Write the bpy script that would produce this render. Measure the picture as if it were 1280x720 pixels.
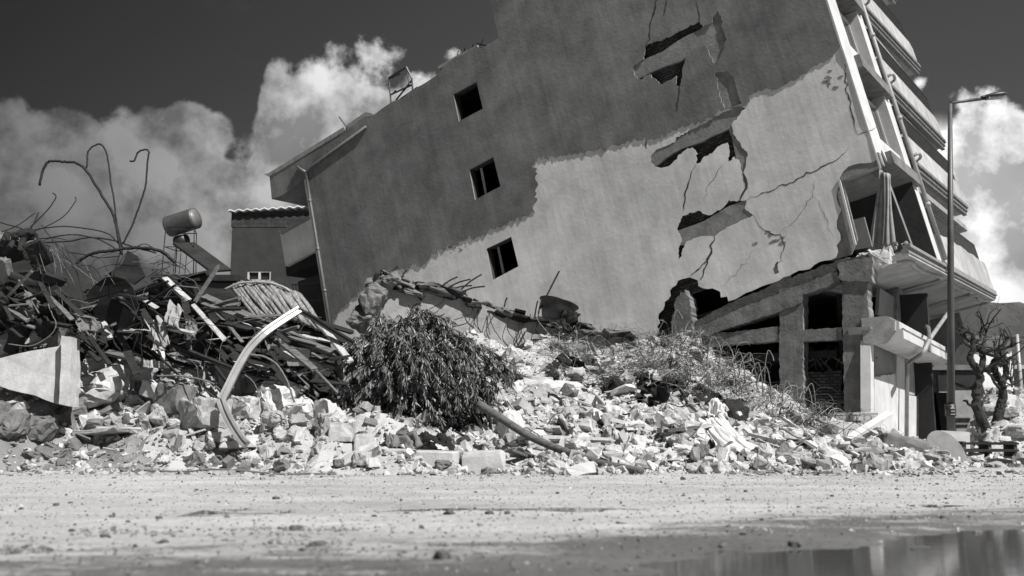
import bpy, math, random
import numpy as np
from mathutils import Vector, Matrix, Quaternion
from mathutils.geometry import tessellate_polygon
random.seed(7)
RNG = np.random.default_rng(11)
for o in list(bpy.data.objects): bpy.data.objects.remove(o)
scn = bpy.context.scene
COL = scn.collection

# ------------------------------------------------------------------ camera
PITCH = math.radians(8.46); FPX = 1244.444; CAMZ = 0.5
cd = bpy.data.cameras.new('camera'); cam = bpy.data.objects.new('camera', cd); COL.objects.link(cam)
cam.location = (0, 0, CAMZ); cam.rotation_euler = (math.pi/2+PITCH, 0, 0)
cd.sensor_width = 36; cd.lens = 35; cd.clip_start = .05; cd.clip_end = 3000
cd.dof.use_dof = True; cd.dof.focus_distance = 19; cd.dof.aperture_fstop = 1.8
scn.camera = cam

# ------------------------------------------------------------------ light, sky, exposure
SUN_EL = math.radians(50); SX, SY = .70, -.714          # the sun stands to the right and behind the camera
SUN_AZ = math.atan2(SX, SY)                             # clockwise from +Y
wd = bpy.data.worlds.new('World'); scn.world = wd; wd.use_nodes = True
scn.view_settings.view_transform = 'Standard'; scn.view_settings.look = 'None'
scn.view_settings.exposure = .55; scn.view_settings.gamma = 1; scn.view_settings.use_curve_mapping = False
sl = bpy.data.lights.new('sun', 'SUN'); sl.energy = 5.0; sl.angle = math.radians(.5); sl.color = (1, .985, .97)
so = bpy.data.objects.new('sun', sl); COL.objects.link(so)
sdir = Vector((SX*math.cos(SUN_EL), SY*math.cos(SUN_EL), math.sin(SUN_EL))).normalized()
so.rotation_euler = sdir.to_track_quat('Z', 'Y').to_euler(); so.location = (10, -10, 30)

class NT:
    """small helper for node trees"""
    def __init__(s, nt): s.nt = nt; s.nt.nodes.clear()
    def n(s, t, **kw):
        nd = s.nt.nodes.new(t)
        for k, v in kw.items(): setattr(nd, k, v)
        return nd
    def l(s, a, b): s.nt.links.new(a, b)
    def put(s, sock, v):
        if hasattr(v, 'links'): s.l(v, sock)
        else: sock.default_value = v
    def m(s, op, a, b=0., c=None, clamp=False):
        nd = s.n('ShaderNodeMath', operation=op); nd.use_clamp = clamp
        s.put(nd.inputs[0], a); s.put(nd.inputs[1], b)
        if c is not None: s.put(nd.inputs[2], c)
        return nd.outputs[0]
    def vm(s, op, a, b):
        nd = s.n('ShaderNodeVectorMath', operation=op); s.put(nd.inputs[0], a); s.put(nd.inputs[1], b); return nd.outputs[0]
    def noise(s, vec, scale, detail=5, rough=.55, dist=0.):
        nd = s.n('ShaderNodeTexNoise'); s.put(nd.inputs['Vector'], vec)
        nd.inputs['Scale'].default_value = scale; nd.inputs['Detail'].default_value = detail
        nd.inputs['Roughness'].default_value = rough; nd.inputs['Distortion'].default_value = dist
        return nd.outputs[0]
    def mr(s, v, a, b, c, d, smooth=False):
        nd = s.n('ShaderNodeMapRange'); nd.interpolation_type = 'SMOOTHSTEP' if smooth else 'LINEAR'
        s.put(nd.inputs[0], v)
        for i, q in enumerate((a, b, c, d)): s.put(nd.inputs[i+1], q)
        return nd.outputs[0]
    def curve(s, v, pts):
        nd = s.n('ShaderNodeFloatCurve'); cv = nd.mapping.curves[0]
        nd.mapping.use_clip = False
        while len(cv.points) < len(pts): cv.points.new(.5, .5)
        for p, (x, y) in zip(cv.points, pts): p.location = (x, y); p.handle_type = 'AUTO'
        nd.mapping.update(); s.put(nd.inputs['Value'], v); return nd.outputs[0]
    def mixf(s, f, a, b):
        nd = s.n('ShaderNodeMix', data_type='FLOAT'); s.put(nd.inputs[0], f); s.put(nd.inputs[2], a); s.put(nd.inputs[3], b); return nd.outputs[0]

def px_azel(px, py):
    X = (px-640)/FPX; Y = -(py-360)/FPX
    d = Vector((X, math.cos(PITCH)-Y*math.sin(PITCH), math.sin(PITCH)+Y*math.cos(PITCH))).normalized()
    return math.atan2(d.x, d.y), math.asin(d.z)

w = NT(wd.node_tree)
sky = w.n('ShaderNodeTexSky', sky_type='NISHITA'); sky.sun_disc = False
sky.sun_elevation = SUN_EL; sky.sun_rotation = SUN_AZ; sky.altitude = 50; sky.air_density = 1; sky.dust_density = .6; sky.ozone_density = 1.5
sep = w.n('ShaderNodeSeparateColor'); w.l(sky.outputs[0], sep.inputs[0])          # the photograph is black and white, taken through a red filter
tc = w.n('ShaderNodeTexCoord').outputs['Generated']
sx = w.n('ShaderNodeSeparateXYZ'); w.l(tc, sx.inputs[0])
az = w.m('ARCTAN2', sx.outputs[0], sx.outputs[1]); el = w.m('ARCSINE', sx.outputs[2])
azn = w.mr(az, -.7, .7, 0, 1)
def ctl(pts):
    r = []
    for px, py, in pts:
        a, e = px_azel(px, py); r.append(((a+.7)/1.4, e))
    return r
tops = [(0., .28)] + ctl([(0, 120), (60, 132), (170, 108), (240, 128), (305, 165), (335, 95), (385, 72), (450, 78), (520, 62), (570, 70), (700, 120), (900, 160), (1120, 135), (1150, 100), (1200, 98), (1280, 108)]) + [(1., .3)]
top = w.curve(azn, tops)
n1 = w.noise(tc, 8, 6, .58, .0); n2 = w.noise(tc, 30, 5, .65)
nd_ = w.n('ShaderNodeTexNoise'); w.l(tc, nd_.inputs['Vector']); nd_.inputs['Scale'].default_value = 12; nd_.inputs['Detail'].default_value = 6
wv = w.vm('ADD', tc, w.vm('MULTIPLY', w.vm('SUBTRACT', nd_.outputs['Color'], (.5, .5, .5)), (.05, .05, .05)))
def puffs(scale, vec):
    v_ = w.n('ShaderNodeTexVoronoi', feature='F1'); w.put(v_.inputs['Vector'], vec); v_.inputs['Scale'].default_value = scale; return v_.outputs['Distance']
pf = w.m('ADD', w.m('MULTIPLY', puffs(13, wv), .65), w.m('MULTIPLY', puffs(31, wv), .35))
depth = w.m('SUBTRACT', top, el)
depth = w.m('ADD', depth, w.m('MULTIPLY', w.m('SUBTRACT', n1, .5), .10))
depth = w.m('ADD', depth, w.m('MULTIPLY', w.m('SUBTRACT', n2, .5), .045))
depth = w.m('ADD', depth, w.m('MULTIPLY', w.m('SUBTRACT', .42, pf), .09))
mask = w.m('MAXIMUM', w.mr(depth, 0, .016, 0, 1, True), w.mr(w.m('SUBTRACT', top, el), .03, .06, 0, 1, True))
# wisps in the clear part, upper left
wis = w.mr(w.noise(w.vm('MULTIPLY', tc, (1, 1, 2.2)), 5, 7, .62), .56, .8, 0, .35, True)
mask = w.m('MAXIMUM', mask, w.m('MULTIPLY', wis, w.mr(az, -.2, -.5, 0, 1)))
level = w.curve(azn, [(0, .18)] + [((px_azel(p, 200)[0]+.7)/1.4, v) for p, v in ((0, .15), (100, .20), (220, .28), (300, .36), (350, .58), (450, .72), (560, .9), (700, .9), (1100, 1.1), (1200, 1.15), (1280, .95))] + [(1, .5)])
shift = w.vm('ADD', tc, (sdir.x*.035, sdir.y*.035, sdir.z*.05))
relief = w.m('SUBTRACT', w.noise(tc, 9, 6, .6, .0), w.noise(shift, 9, 6, .6, .0))
relief = w.m('ADD', relief, w.m('MULTIPLY', w.m('SUBTRACT', puffs(11, w.vm('ADD', wv, (sdir.x*.03, sdir.y*.03, sdir.z*.04))), puffs(11, wv)), .25))
relief = w.mr(relief, -.10, .11, .55, 1.5)
edge = w.mr(depth, .02, .16, 1.2, .75, True)
wh = w.mr(w.noise(tc, 3.2, 4, .5), .35, .65, .78, 1.2)
cb = w.m('MULTIPLY', w.m('MULTIPLY', w.m('MULTIPLY', level, relief), edge), wh)
hor = w.mr(el, 0, .12, .75, 1.)
cb = w.m('MULTIPLY', cb, 6.4)
skyv = w.m('MULTIPLY', sep.outputs[0], w.mr(az, -.5, .0, .17, .44))
val = w.mixf(mask, skyv, cb)
comb = w.n('ShaderNodeCombineColor')
for i in range(3): w.l(val, comb.inputs[i])
bg = w.n('ShaderNodeBackground'); w.l(comb.outputs[0], bg.inputs[0]); bg.inputs[1].default_value = .075
wo = w.n('ShaderNodeOutputWorld'); w.l(bg.outputs[0], wo.inputs[0])

# ------------------------------------------------------------------ pixel -> place (used to read positions off the photograph)
def ray(px, py):
    X = (px-640)/FPX; Y = -(py-360)/FPX
    return np.array([X, math.cos(PITCH)-Y*math.sin(PITCH), math.sin(PITCH)+Y*math.cos(PITCH)])
CAM = np.array([0, 0, CAMZ])
def at(px, py, Y):
    r = ray(px, py); return CAM+r*(Y/r[1])
def on_ground(px, py, z=0.):
    r = ray(px, py); return CAM+r*((z-CAMZ)/r[2])

# ------------------------------------------------------------------ numpy noise
def _h(ix, iy, s):
    n = (ix.astype(np.int64)*374761393+iy.astype(np.int64)*668265263+s*982451653) & 0xffffffff
    n = ((n ^ (n >> 13))*1274126177) & 0xffffffff
    return ((n ^ (n >> 16)) & 0xffff)/65535.
def vn(x, y, s=0):
    x = np.asarray(x, float); y = np.asarray(y, float)
    ix = np.floor(x); iy = np.floor(y); fx = x-ix; fy = y-iy
    fx = fx*fx*(3-2*fx); fy = fy*fy*(3-2*fy)
    a = _h(ix, iy, s); b = _h(ix+1, iy, s); c = _h(ix, iy+1, s); d = _h(ix+1, iy+1, s)
    return (a*(1-fx)+b*fx)*(1-fy)+(c*(1-fx)+d*fx)*fy-.5
def fbm(x, y, s=0, o=4, g=.5):
    r = 0; a = 1; f = 1
    for i in range(o): r = r+a*vn(x*f, y*f, s+i*17); a *= g; f *= 2.03
    return r
def sst(x, a, b):
    t = np.clip((x-a)/(b-a), 0, 1); return t*t*(3-2*t)

# ------------------------------------------------------------------ materials (all greys: the place is seen in black and white)
MATS = {}
def mat(name, lo, hi, scale=3., rough=.9, bump=.3, bscale=None, streak=0., spots=0., metal=0., big=0., detail=8, bdist=.02, stretch=(1, 1, 1), spec=.3):
    m = bpy.data.materials.new(name); m.use_nodes = True; t = NT(m.node_tree)
    tc = t.n('ShaderNodeTexCoord').outputs['Object']
    v = t.vm('MULTIPLY', tc, stretch)
    n = t.noise(v, scale, detail, .62, .2)
    f = t.mr(n, .32, .68, 0, 1)
    if streak:
        s = t.noise(t.vm('MULTIPLY', tc, (5., 5., .35)), 1.6, 5, .6)
        f = t.m('ADD', f, t.m('MULTIPLY', t.m('SUBTRACT', s, .5), streak*4), clamp=True)
    g = t.mixf(f, lo, hi)
    if big:
        g = t.m('MULTIPLY', g, t.mr(t.noise(tc, .16, 5, .55, .5), .35, .65, 1-big, 1+big))
        g = t.m('MULTIPLY', g, t.mr(t.noise(t.vm('MULTIPLY', tc, (2.5, 2.5, .12)), 1.1, 7, .7), .35, .62, 1-big*.5, 1+big*.35))
    if spots:
        sp = t.mr(t.noise(tc, scale*6, 4, .7), .60, .72, 1, 1-spots)
        g = t.m('MULTIPLY', g, sp)
    cc = t.n('ShaderNodeCombineColor')
    for i in range(3): t.l(g, cc.inputs[i])
    b = t.n('ShaderNodeBsdfPrincipled'); t.l(cc.outputs[0], b.inputs['Base Color'])
    b.inputs['Roughness'].default_value = rough; b.inputs['Metallic'].default_value = metal
    b.inputs['Specular IOR Level'].default_value = spec
    if bump:
        bn = t.noise(v, bscale or scale*7, 9, .68)
        bp = t.n('ShaderNodeBump'); bp.inputs['Strength'].default_value = bump; bp.inputs['Distance'].default_value = bdist
        t.l(bn, bp.inputs['Height']); t.l(bp.outputs[0], b.inputs['Normal'])
    o = t.n('ShaderNodeOutputMaterial'); t.l(b.outputs[0], o.inputs[0])
    MATS[name] = m; return m
mat('concrete_light', .30, .50, 3, .95, .6, 18, spots=.2)
mat('concrete_mid', .22, .38, 3, .95, .7, 16, spots=.25)
mat('concrete_dark', .09, .19, 3, .95, .7, 16, spots=.3)
mat('concrete_black', .010, .03, 2.5, .95, .6, 14)  # near-black concrete tone
mat('plaster_white', .40, .58, 2, .9, .3, 12, spots=.15)
mat('dust', .30, .46, 1.2, 1, .9, 22, spots=.25, bdist=.03)
mat('near_black', .012, .03, 2, 1, .8, 16, bdist=.03)  # near-black tone for the upper left mound, its rubble and the solar panel
mat('tank', .05, .085, 3, .5, .1, 12, streak=.2, spec=.5)
mat('soil_dark', .15, .27, 2, 1, .9, 16, bdist=.03)
mat('wall_pale', .56, .76, 1.1, .92, .5, 7, streak=.30, spots=.10, big=.14, bdist=.015)
mat('wall_grey', .13, .225, 1.0, .92, .5, 9, streak=.16, spots=.12, big=.24, bdist=.018)
mat('beam_exposed', .16, .30, 2.2, .95, .7, 14, streak=.15, spots=.2)
mat('beam_worn', .10, .22, 2.4, .95, .9, 12, streak=.2, spots=.4, big=.2, bdist=.03)
mat('beam_shadow', .05, .11, 2.4, .95, .9, 12, streak=.2, spots=.3, bdist=.03)
mat('unlit_dark', .02, .03, 2, 1, 0)  # near-black colour standing in for the shade of unlit interiors and undersides
mat('plaster_crack', .05, .07, 2, 1, 0)
mat('paint_white', .40, .56, 1.4, .7, .15, 10, spots=.12, streak=.1)
mat('parapet', .24, .40, 1.4, .8, .2, 10, spots=.2, streak=.2, big=.15)
mat('paint_grey', .16, .22, 1.2, .85, .2, 10)
mat('soffit', .24, .36, 1.2, .9, .2, 9, spots=.15)
mat('metal_dark', .018, .04, 6, .45, .1, 20, spec=.5)
mat('metal_pole', .10, .16, 4, .45, .1, 20, streak=.15, spec=.5)
mat('metal_bright', .24, .36, 3, .4, .08, 20, spec=.5)
mat('metal_sheet', .20, .32, 3, .55, .15, 9, spots=.2, spec=.5)
mat('rust', .012, .028, 12, .8, .3, 40)
mat('rust_pale', .09, .18, 12, .8, .3, 40)
mat('wood_pale', .26, .46, 3, .85, .5, 12, stretch=(8, 8, .6))
mat('wood_dark', .010, .03, 3, .9, .6, 12, stretch=(1, 8, 8))
mat('matting', .10, .30, 6, .9, .6, 10, stretch=(6, 1, 1))
mat('wood_grey', .06, .16, 3, .9, .6, 12, stretch=(.6, 8, 8))
mat('cloth_white', .50, .66, 2, .9, .2, 12)
mat('cloth_dark', .010, .022, 3, .95, .3, 14)
mat('cloth_worn', .22, .34, 4, .95, .3, 20)
mat('cloth_grey', .10, .17, 4, .95, .25, 20, stretch=(6, 6, .5))
mat('bark', .018, .045, 5, .9, .9, 14, stretch=(3, 3, 1), bdist=.04)
mat('leaf', .06, .15, 5, .45, 0, spec=.6)
mat('leaf_dull', .05, .10, 5, .7, 0)
mat('dry_grass', .22, .42, 8, .8, 0)
mat('dry_stem', .07, .16, 8, .8, 0)
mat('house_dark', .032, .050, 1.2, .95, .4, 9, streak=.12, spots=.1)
mat('roof_sheet', .55, .7, 2, .5, .1, 10)
mat('glass_dark', .02, .03, 2, .1, 0, spec=.6)
mat('stone_dark', .08, .16, 8, .9, .6, 30)
mat('hill_scrub', .035, .085, .06, 1, .8, .35, bdist=2., spots=.3)

def brick_mat(name, c1, c2, mo, scale, rowh=.09, bw=.22):
    m = bpy.data.materials.new(name); m.use_nodes = True; t = NT(m.node_tree)
    tc = t.n('ShaderNodeTexCoord').outputs['Object']
    sp = t.n('ShaderNodeSeparateXYZ'); t.l(tc, sp.inputs[0])
    cb = t.n('ShaderNodeCombineXYZ'); t.l(t.m('ADD', sp.outputs[0], sp.outputs[1]), cb.inputs[0]); t.l(sp.outputs[2], cb.inputs[1])
    dist = t.n('ShaderNodeTexNoise'); dist.inputs['Scale'].default_value = 4; t.l(tc, dist.inputs['Vector'])
    vv = t.vm('ADD', cb.outputs[0], t.vm('MULTIPLY', dist.outputs['Color'], (.03, .03, .03)))
    br = t.n('ShaderNodeTexBrick'); t.l(vv, br.inputs['Vector'])
    br.inputs['Color1'].default_value = (c1,)*3+(1,); br.inputs['Color2'].default_value = (c2,)*3+(1,); br.inputs['Mortar'].default_value = (mo,)*3+(1,)
    br.inputs['Scale'].default_value = scale; br.inputs['Brick Width'].default_value = bw; br.inputs['Row Height'].default_value = rowh
    br.inputs['Mortar Size'].default_value = .012
    b = t.n('ShaderNodeBsdfPrincipled'); b.inputs['Roughness'].default_value = .95
    mx = t.n('ShaderNodeMix', data_type='RGBA', blend_type='MULTIPLY'); mx.inputs[0].default_value = 1
    t.l(br.outputs[0], mx.inputs[6]); t.l(t.mr(t.noise(tc, 3, 6, .6), .3, .7, .55, 1.3), mx.inputs[7]); t.l(mx.outputs[2], b.inputs['Base Color'])
    bp = t.n('ShaderNodeBump'); bp.inputs['Strength'].default_value = .9; bp.inputs['Distance'].default_value = .03; bp.invert = True
    t.l(br.outputs[1], bp.inputs['Height']); t.l(bp.outputs[0], b.inputs['Normal'])
    o = t.n('ShaderNodeOutputMaterial'); t.l(b.outputs[0], o.inputs[0]); MATS[name] = m
brick_mat('brick_dark', .03, .09, .012, 1, .085, .2)
brick_mat('brick_house', .03, .045, .018, 1, .2, .4)

def ground_mat():
    m = bpy.data.materials.new('dirt_road'); m.use_nodes = True; t = NT(m.node_tree)
    tc = t.n('ShaderNodeTexCoord').outputs['Object']
    big = t.noise(t.vm('MULTIPLY', tc, (.5, 1.6, 1)), .7, 6, .6)
    fine = t.noise(tc, 24, 7, .7)
    g = t.mixf(t.mr(big, .3, .7, 0, 1), .28, .46)
    g = t.m('MULTIPLY', g, t.mr(fine, .3, .7, .78, 1.18))
    # gravel specks
    vo = t.n('ShaderNodeTexVoronoi'); t.put(vo.inputs['Vector'], tc); vo.inputs['Scale'].default_value = 38
    sp = t.mr(vo.outputs['Distance'], .12, .3, .55, 1)
    gate = t.mr(t.noise(tc, 7, 4, .6), .5, .62, 0, 1)
    g = t.mixf(gate, g, t.m('MULTIPLY', g, sp))
    # damp mud around the puddle, plus painted vignette darkening of the near road
    at_ = t.n('ShaderNodeAttribute', attribute_name='wet_vignette').outputs['Fac']
    wn = t.m('ADD', t.m('MULTIPLY', t.noise(t.vm('MULTIPLY', tc, (.6, 1.5, 1)), 2.2, 8, .75), .75), t.m('MULTIPLY', t.noise(tc, 34, 6, .7), .25))
    wet_vignette = t.mr(t.m('ADD', at_, t.m('MULTIPLY', t.m('SUBTRACT', wn, .5), 3.4)), .35, .95, 0, 1, True)
    g = t.m('MULTIPLY', g, t.mr(wet_vignette, 0, 1, 1, .33))
    cc = t.n('ShaderNodeCombineColor')
    for i in range(3): t.l(g, cc.inputs[i])
    b = t.n('ShaderNodeBsdfPrincipled'); t.l(cc.outputs[0], b.inputs['Base Color'])
    t.l(t.mr(wet_vignette, 0, 1, .95, .42), b.inputs['Roughness']); b.inputs['Specular IOR Level'].default_value = .3
    bp = t.n('ShaderNodeBump'); bp.inputs['Strength'].default_value = .8; bp.inputs['Distance'].default_value = .02
    t.l(t.m('ADD', fine, t.m('MULTIPLY', t.noise(tc, 5, 6, .6), 2)), bp.inputs['Height']); t.l(bp.outputs[0], b.inputs['Normal'])
    o = t.n('ShaderNodeOutputMaterial'); t.l(b.outputs[0], o.inputs[0]); MATS['dirt_road'] = m
ground_mat()
def water_mat():
    m = bpy.data.materials.new('muddy_water'); m.use_nodes = True; t = NT(m.node_tree)
    tc = t.n('ShaderNodeTexCoord').outputs['Object']
    b = t.n('ShaderNodeBsdfPrincipled'); b.inputs['Base Color'].default_value = (.07, .07, .07, 1)
    b.inputs['Roughness'].default_value = .07; b.inputs['IOR'].default_value = 1.33; b.inputs['Specular IOR Level'].default_value = .5
    bp = t.n('ShaderNodeBump'); bp.inputs['Strength'].default_value = .12; bp.inputs['Distance'].default_value = .004
    t.l(t.noise(tc, 9, 3, .5), bp.inputs['Height']); t.l(bp.outputs[0], b.inputs['Normal'])
    o = t.n('ShaderNodeOutputMaterial'); t.l(b.outputs[0], o.inputs[0]); MATS['muddy_water'] = m
water_mat()

# ------------------------------------------------------------------ mesh builder
class MB:
    def __init__(s): s.v = []; s.f = []; s.m = []; s.n = 0
    def add(s, vs, fs, mi=0):
        vs = np.asarray(vs, float).reshape(-1, 3); s.v.append(vs)
        s.f += [tuple(int(i)+s.n for i in f) for f in fs]; s.m += [mi]*len(fs); s.n += len(vs); return s
    def box(s, c, d, R=None, mi=0, jit=0.):
        d = np.array(d)/2; q = np.array([[x, y, z] for x in (-1, 1) for y in (-1, 1) for z in (-1, 1)])*d
        if jit: q = q+RNG.uniform(-jit, jit, q.shape)
        if R is not None: q = q@np.array(R).T
        return s.add(q+np.array(c), [(0, 1, 3, 2), (4, 6, 7, 5), (0, 4, 5, 1), (2, 3, 7, 6), (0, 2, 6, 4), (1, 5, 7, 3)], mi)
    def bar(s, p, q, wd_, th, mi=0, up=(0, 0, 1), jit=0.):
        """rectangular bar from p to q"""
        p = np.array(p, float); q = np.array(q, float); d = q-p; L = np.linalg.norm(d); d = d/L
        u_ = np.array(up, float); sd = np.cross(d, u_)
        if np.linalg.norm(sd) < 1e-4: sd = np.cross(d, (1, 0, 0))
        sd /= np.linalg.norm(sd); tp = np.cross(sd, d)
        R = np.array([d, sd, tp]).T
        return s.box((p+q)/2, (L, wd_, th), R, mi, jit)
    def tube(s, pts, r, n=6, mi=0, r2=None, smooth=True, seg=5, cap=True, flat=1.):
        pts = np.array(pts, float)
        if smooth and len(pts) > 2: pts = spline(pts, seg)
        N = len(pts); T = np.gradient(pts, axis=0); T /= np.linalg.norm(T, axis=1)[:, None]+1e-9
        ref = np.array([0, 0, 1.]) if abs(T[0][2]) < .9 else np.array([1., 0, 0])
        vs = []; a = np.arange(n)*2*math.pi/n
        rr = np.linspace(r, r if r2 is None else r2, N)
        for i in range(N):
            sd = ref-T[i]*(ref@T[i]); sd /= np.linalg.norm(sd)+1e-9; ref = sd
            up = np.cross(T[i], sd)
            vs.append(pts[i]+rr[i]*(np.outer(np.cos(a), sd)+flat*np.outer(np.sin(a), up)))
        fs = [(i*n+j, i*n+(j+1) % n, (i+1)*n+(j+1) % n, (i+1)*n+j) for i in range(N-1) for j in range(n)]
        if cap: fs += [tuple(range(n-1, -1, -1)), tuple((N-1)*n+j for j in range(n))]
        return s.add(np.vstack(vs), fs, mi)
    def plate(s, outer, holes, y0, y1, mi=0, side=None):
        """2-D loops (x,z) -> slab between y0 (front) and y1 (back)"""
        loops = [outer]+list(holes)
        tri = tessellate_polygon([[Vector((p[0], p[1], 0)) for p in L] for L in loops])
        P = [p for L in loops for p in L]; n = len(P)
        vs = [(p[0], y0, p[1]) for p in P]+[(p[0], y1, p[1]) for p in P]
        fs = []
        for a, b, c in tri:
            ar = (P[b][0]-P[a][0])*(P[c][1]-P[a][1])-(P[c][0]-P[a][0])*(P[b][1]-P[a][1])
            if ar < 0: a, b, c = c, b, a
            fs.append((a, b, c)); fs.append((c+n, b+n, a+n))
        s.add(vs, fs, mi); base = s.n-2*n; k = 0; sf = []
        for L in loops:
            for i in range(len(L)):
                j = (i+1) % len(L); sf.append((base+k+j, base+k+i, base+k+i+n, base+k+j+n))
            k += len(L)
        s.f += sf; s.m += [mi if side is None else side]*len(sf); return s
    def build(s, name, mats, parent=None, smooth=False):
        if isinstance(mats, str): mats = [mats]
        me = bpy.data.meshes.new(name)
        V = np.vstack(s.v); me.from_pydata(V.tolist(), [], s.f)
        for m in mats: me.materials.append(MATS[m])
        me.polygons.foreach_set('material_index', s.m)
        if smooth: me.polygons.foreach_set('use_smooth', [True]*len(s.f))
        me.update(); o = bpy.data.objects.new(name, me); COL.objects.link(o)
        if parent is not None: o.parent = parent
        return o
def spline(P, seg=5):
    P = np.vstack([2*P[0]-P[1], P, 2*P[-1]-P[-2]]); out = []
    for i in range(1, len(P)-2):
        for t in np.arange(seg)/seg:
            a, b, c, d = P[i-1], P[i], P[i+1], P[i+2]
            out.append(.5*((2*b)+(-a+c)*t+(2*a-5*b+4*c-d)*t*t+(-a+3*b-3*c+d)*t**3))
    out.append(P[-2]); return np.array(out)
def tag(o, label=None, cat=None, group=None, kind=None):
    if label: o['label'] = label
    if cat: o['category'] = cat
    if group: o['group'] = group
    if kind: o['kind'] = kind
    return o
def empty(name, loc=(0, 0, 0), R=None):
    o = bpy.data.objects.new(name, None); COL.objects.link(o); o.empty_display_size = .3
    if R is not None:
        M = Matrix([list(R[0]), list(R[1]), list(R[2])]).to_4x4(); M.translation = Vector(loc); o.matrix_world = M
    else: o.location = loc
    return o
def centre(o):
    """put the origin of a one-mesh thing at its base"""
    me = o.data; n = len(me.vertices); c = np.empty(n*3); me.vertices.foreach_get('co', c); c = c.reshape(-1, 3)
    b = np.array([(c[:, 0].min()+c[:, 0].max())/2, (c[:, 1].min()+c[:, 1].max())/2, c[:, 2].min()])
    me.vertices.foreach_set('co', (c-b).ravel()); me.update(); o.location = b; return o
def single(mb, name, m, label, cat, group=None, smooth=False, kind=None):
    return tag(centre(mb.build(name, m, None, smooth)), label, cat, group, kind)
def rag(poly, amp, step, seed=0, closed=True):
    """break the straight edges of an outline into ragged ones"""
    out = []; n = len(poly); k = n if closed else n-1; t = seed*13.7
    for i in range(k):
        p = np.array(poly[i], float); q = np.array(poly[(i+1) % n], float); L = np.linalg.norm(q-p); m = max(1, int(L/step))
        nr = np.array([-(q-p)[1], (q-p)[0]])/(L+1e-9)
        for j in range(m):
            s_ = j/m; e = min(1, 4*min(s_, 1-s_)+(.35))
            out.append(tuple(p+(q-p)*s_+nr*amp*2*float(fbm(np.array(t), np.array(seed*3.1), 5, 4, .75))*e)); t += L/m*6+.18
    if not closed: out.append(tuple(poly[-1]))
    return out
def rotm(ax, ang):
    return np.array(Matrix.Rotation(ang, 3, Vector(ax)))
def rrot():
    q = RNG.normal(size=4); q /= np.linalg.norm(q); a, b, c, d = q
    return np.array([[1-2*(c*c+d*d), 2*(b*c-a*d), 2*(b*d+a*c)], [2*(b*c+a*d), 1-2*(b*b+d*d), 2*(c*d-a*b)], [2*(b*d-a*c), 2*(c*d+a*b), 1-2*(b*b+c*c)]])

# ------------------------------------------------------------------ rock templates
import bmesh
def rock_template(seed, dims, n=14, cuts=0, rough=.03, boxy=0.):
    r = np.random.default_rng(seed); P = r.uniform(-1, 1, (n, 3))
    if boxy: P = np.sign(P)*np.abs(P)**(1-boxy)
    P = P*np.array(dims)/2
    bm = bmesh.new()
    for p in P: bm.verts.new(p)
    res = bmesh.ops.convex_hull(bm, input=bm.verts)
    bmesh.ops.delete(bm, geom=[g for g in res['geom_interior'] if isinstance(g, bmesh.types.BMVert)], context='VERTS')
    if cuts:
        bmesh.ops.bevel(bm, geom=list(bm.edges), offset=.03*min(dims), segments=1, affect='EDGES', clamp_overlap=True)
        bmesh.ops.triangulate(bm, faces=bm.faces)
        for c in range(cuts):
            L = np.mean([e.calc_length() for e in bm.edges])
            es = [e for e in bm.edges if e.calc_length() > L*.9]
            bmesh.ops.subdivide_edges(bm, edges=es, cuts=1); bmesh.ops.triangulate(bm, faces=bm.faces)
        bm.verts.ensure_lookup_table(); bm.normal_update()
        for v_ in bm.verts:
            v_.co += v_.normal*float(fbm(np.array(v_.co.x*9+seed), np.array(v_.co.y*9+v_.co.z*7), seed, 3))*rough*2
    bm.verts.ensure_lookup_table()
    V = np.array([v_.co[:] for v_ in bm.verts]); F = [tuple(v_.index for v_ in f.verts) for f in bm.faces]
    bm.free(); return V, F
SMALL = [rock_template(i, d, n, boxy=b) for i, (d, n, b) in enumerate([((1, .8, .65), 14, .2), ((1, .9, .5), 14, .4), ((1, .6, .5), 14, .6), ((1, .9, .35), 12, .5), ((.9, .8, .75), 18, .2), ((1, .5, .35), 12, .7), ((1, .7, .22), 12, .6)])]
BIG = [rock_template(100+i, d, n, 2, r_, b) for i, (d, n, r_, b) in enumerate([((1, .85, .7), 40, .05, .3), ((1, .8, .55), 36, .05, .5), ((1, .65, .5), 40, .035, .75), ((1, .9, .28), 34, .02, .65), ((.9, .8, .75), 60, .055, .1), ((1, .5, .38), 34, .03, .8), ((1, .8, .18), 30, .012, .7), ((1, .75, .65), 26, .06, .45)])]

MED = [rock_template(200+i, d, n, 1, r_, b) for i, (d, n, r_, b) in enumerate([((1, .85, .7), 30, .06, .3), ((1, .8, .5), 30, .06, .5), ((1, .6, .5), 30, .04, .75), ((1, .9, .3), 26, .03, .6), ((.9, .8, .75), 40, .06, .1), ((1, .5, .38), 26, .04, .8), ((1, .75, .65), 22, .06, .4)])]
def boxt(d, ch=.06):
    x, y, z = np.array(d)/2; V0 = np.array([[a*x, b*y, c*z] for a in (-1, 1) for b in (-1, 1) for c in (-1, 1)]); V0 += np.random.default_rng(int(d[1]*100)).uniform(-1, 1, V0.shape)*ch*min(d)
    return V0, [(0, 1, 3, 2), (4, 6, 7, 5), (0, 4, 5, 1), (2, 3, 7, 6), (0, 2, 6, 4), (1, 5, 7, 3)]
SMALL += [boxt((1, .5, .42)), boxt((1, .9, .08)), boxt((1, .16, .10))]; MED += [boxt((1, .5, .42), .05), boxt((1, .8, .07), .1)]
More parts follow.
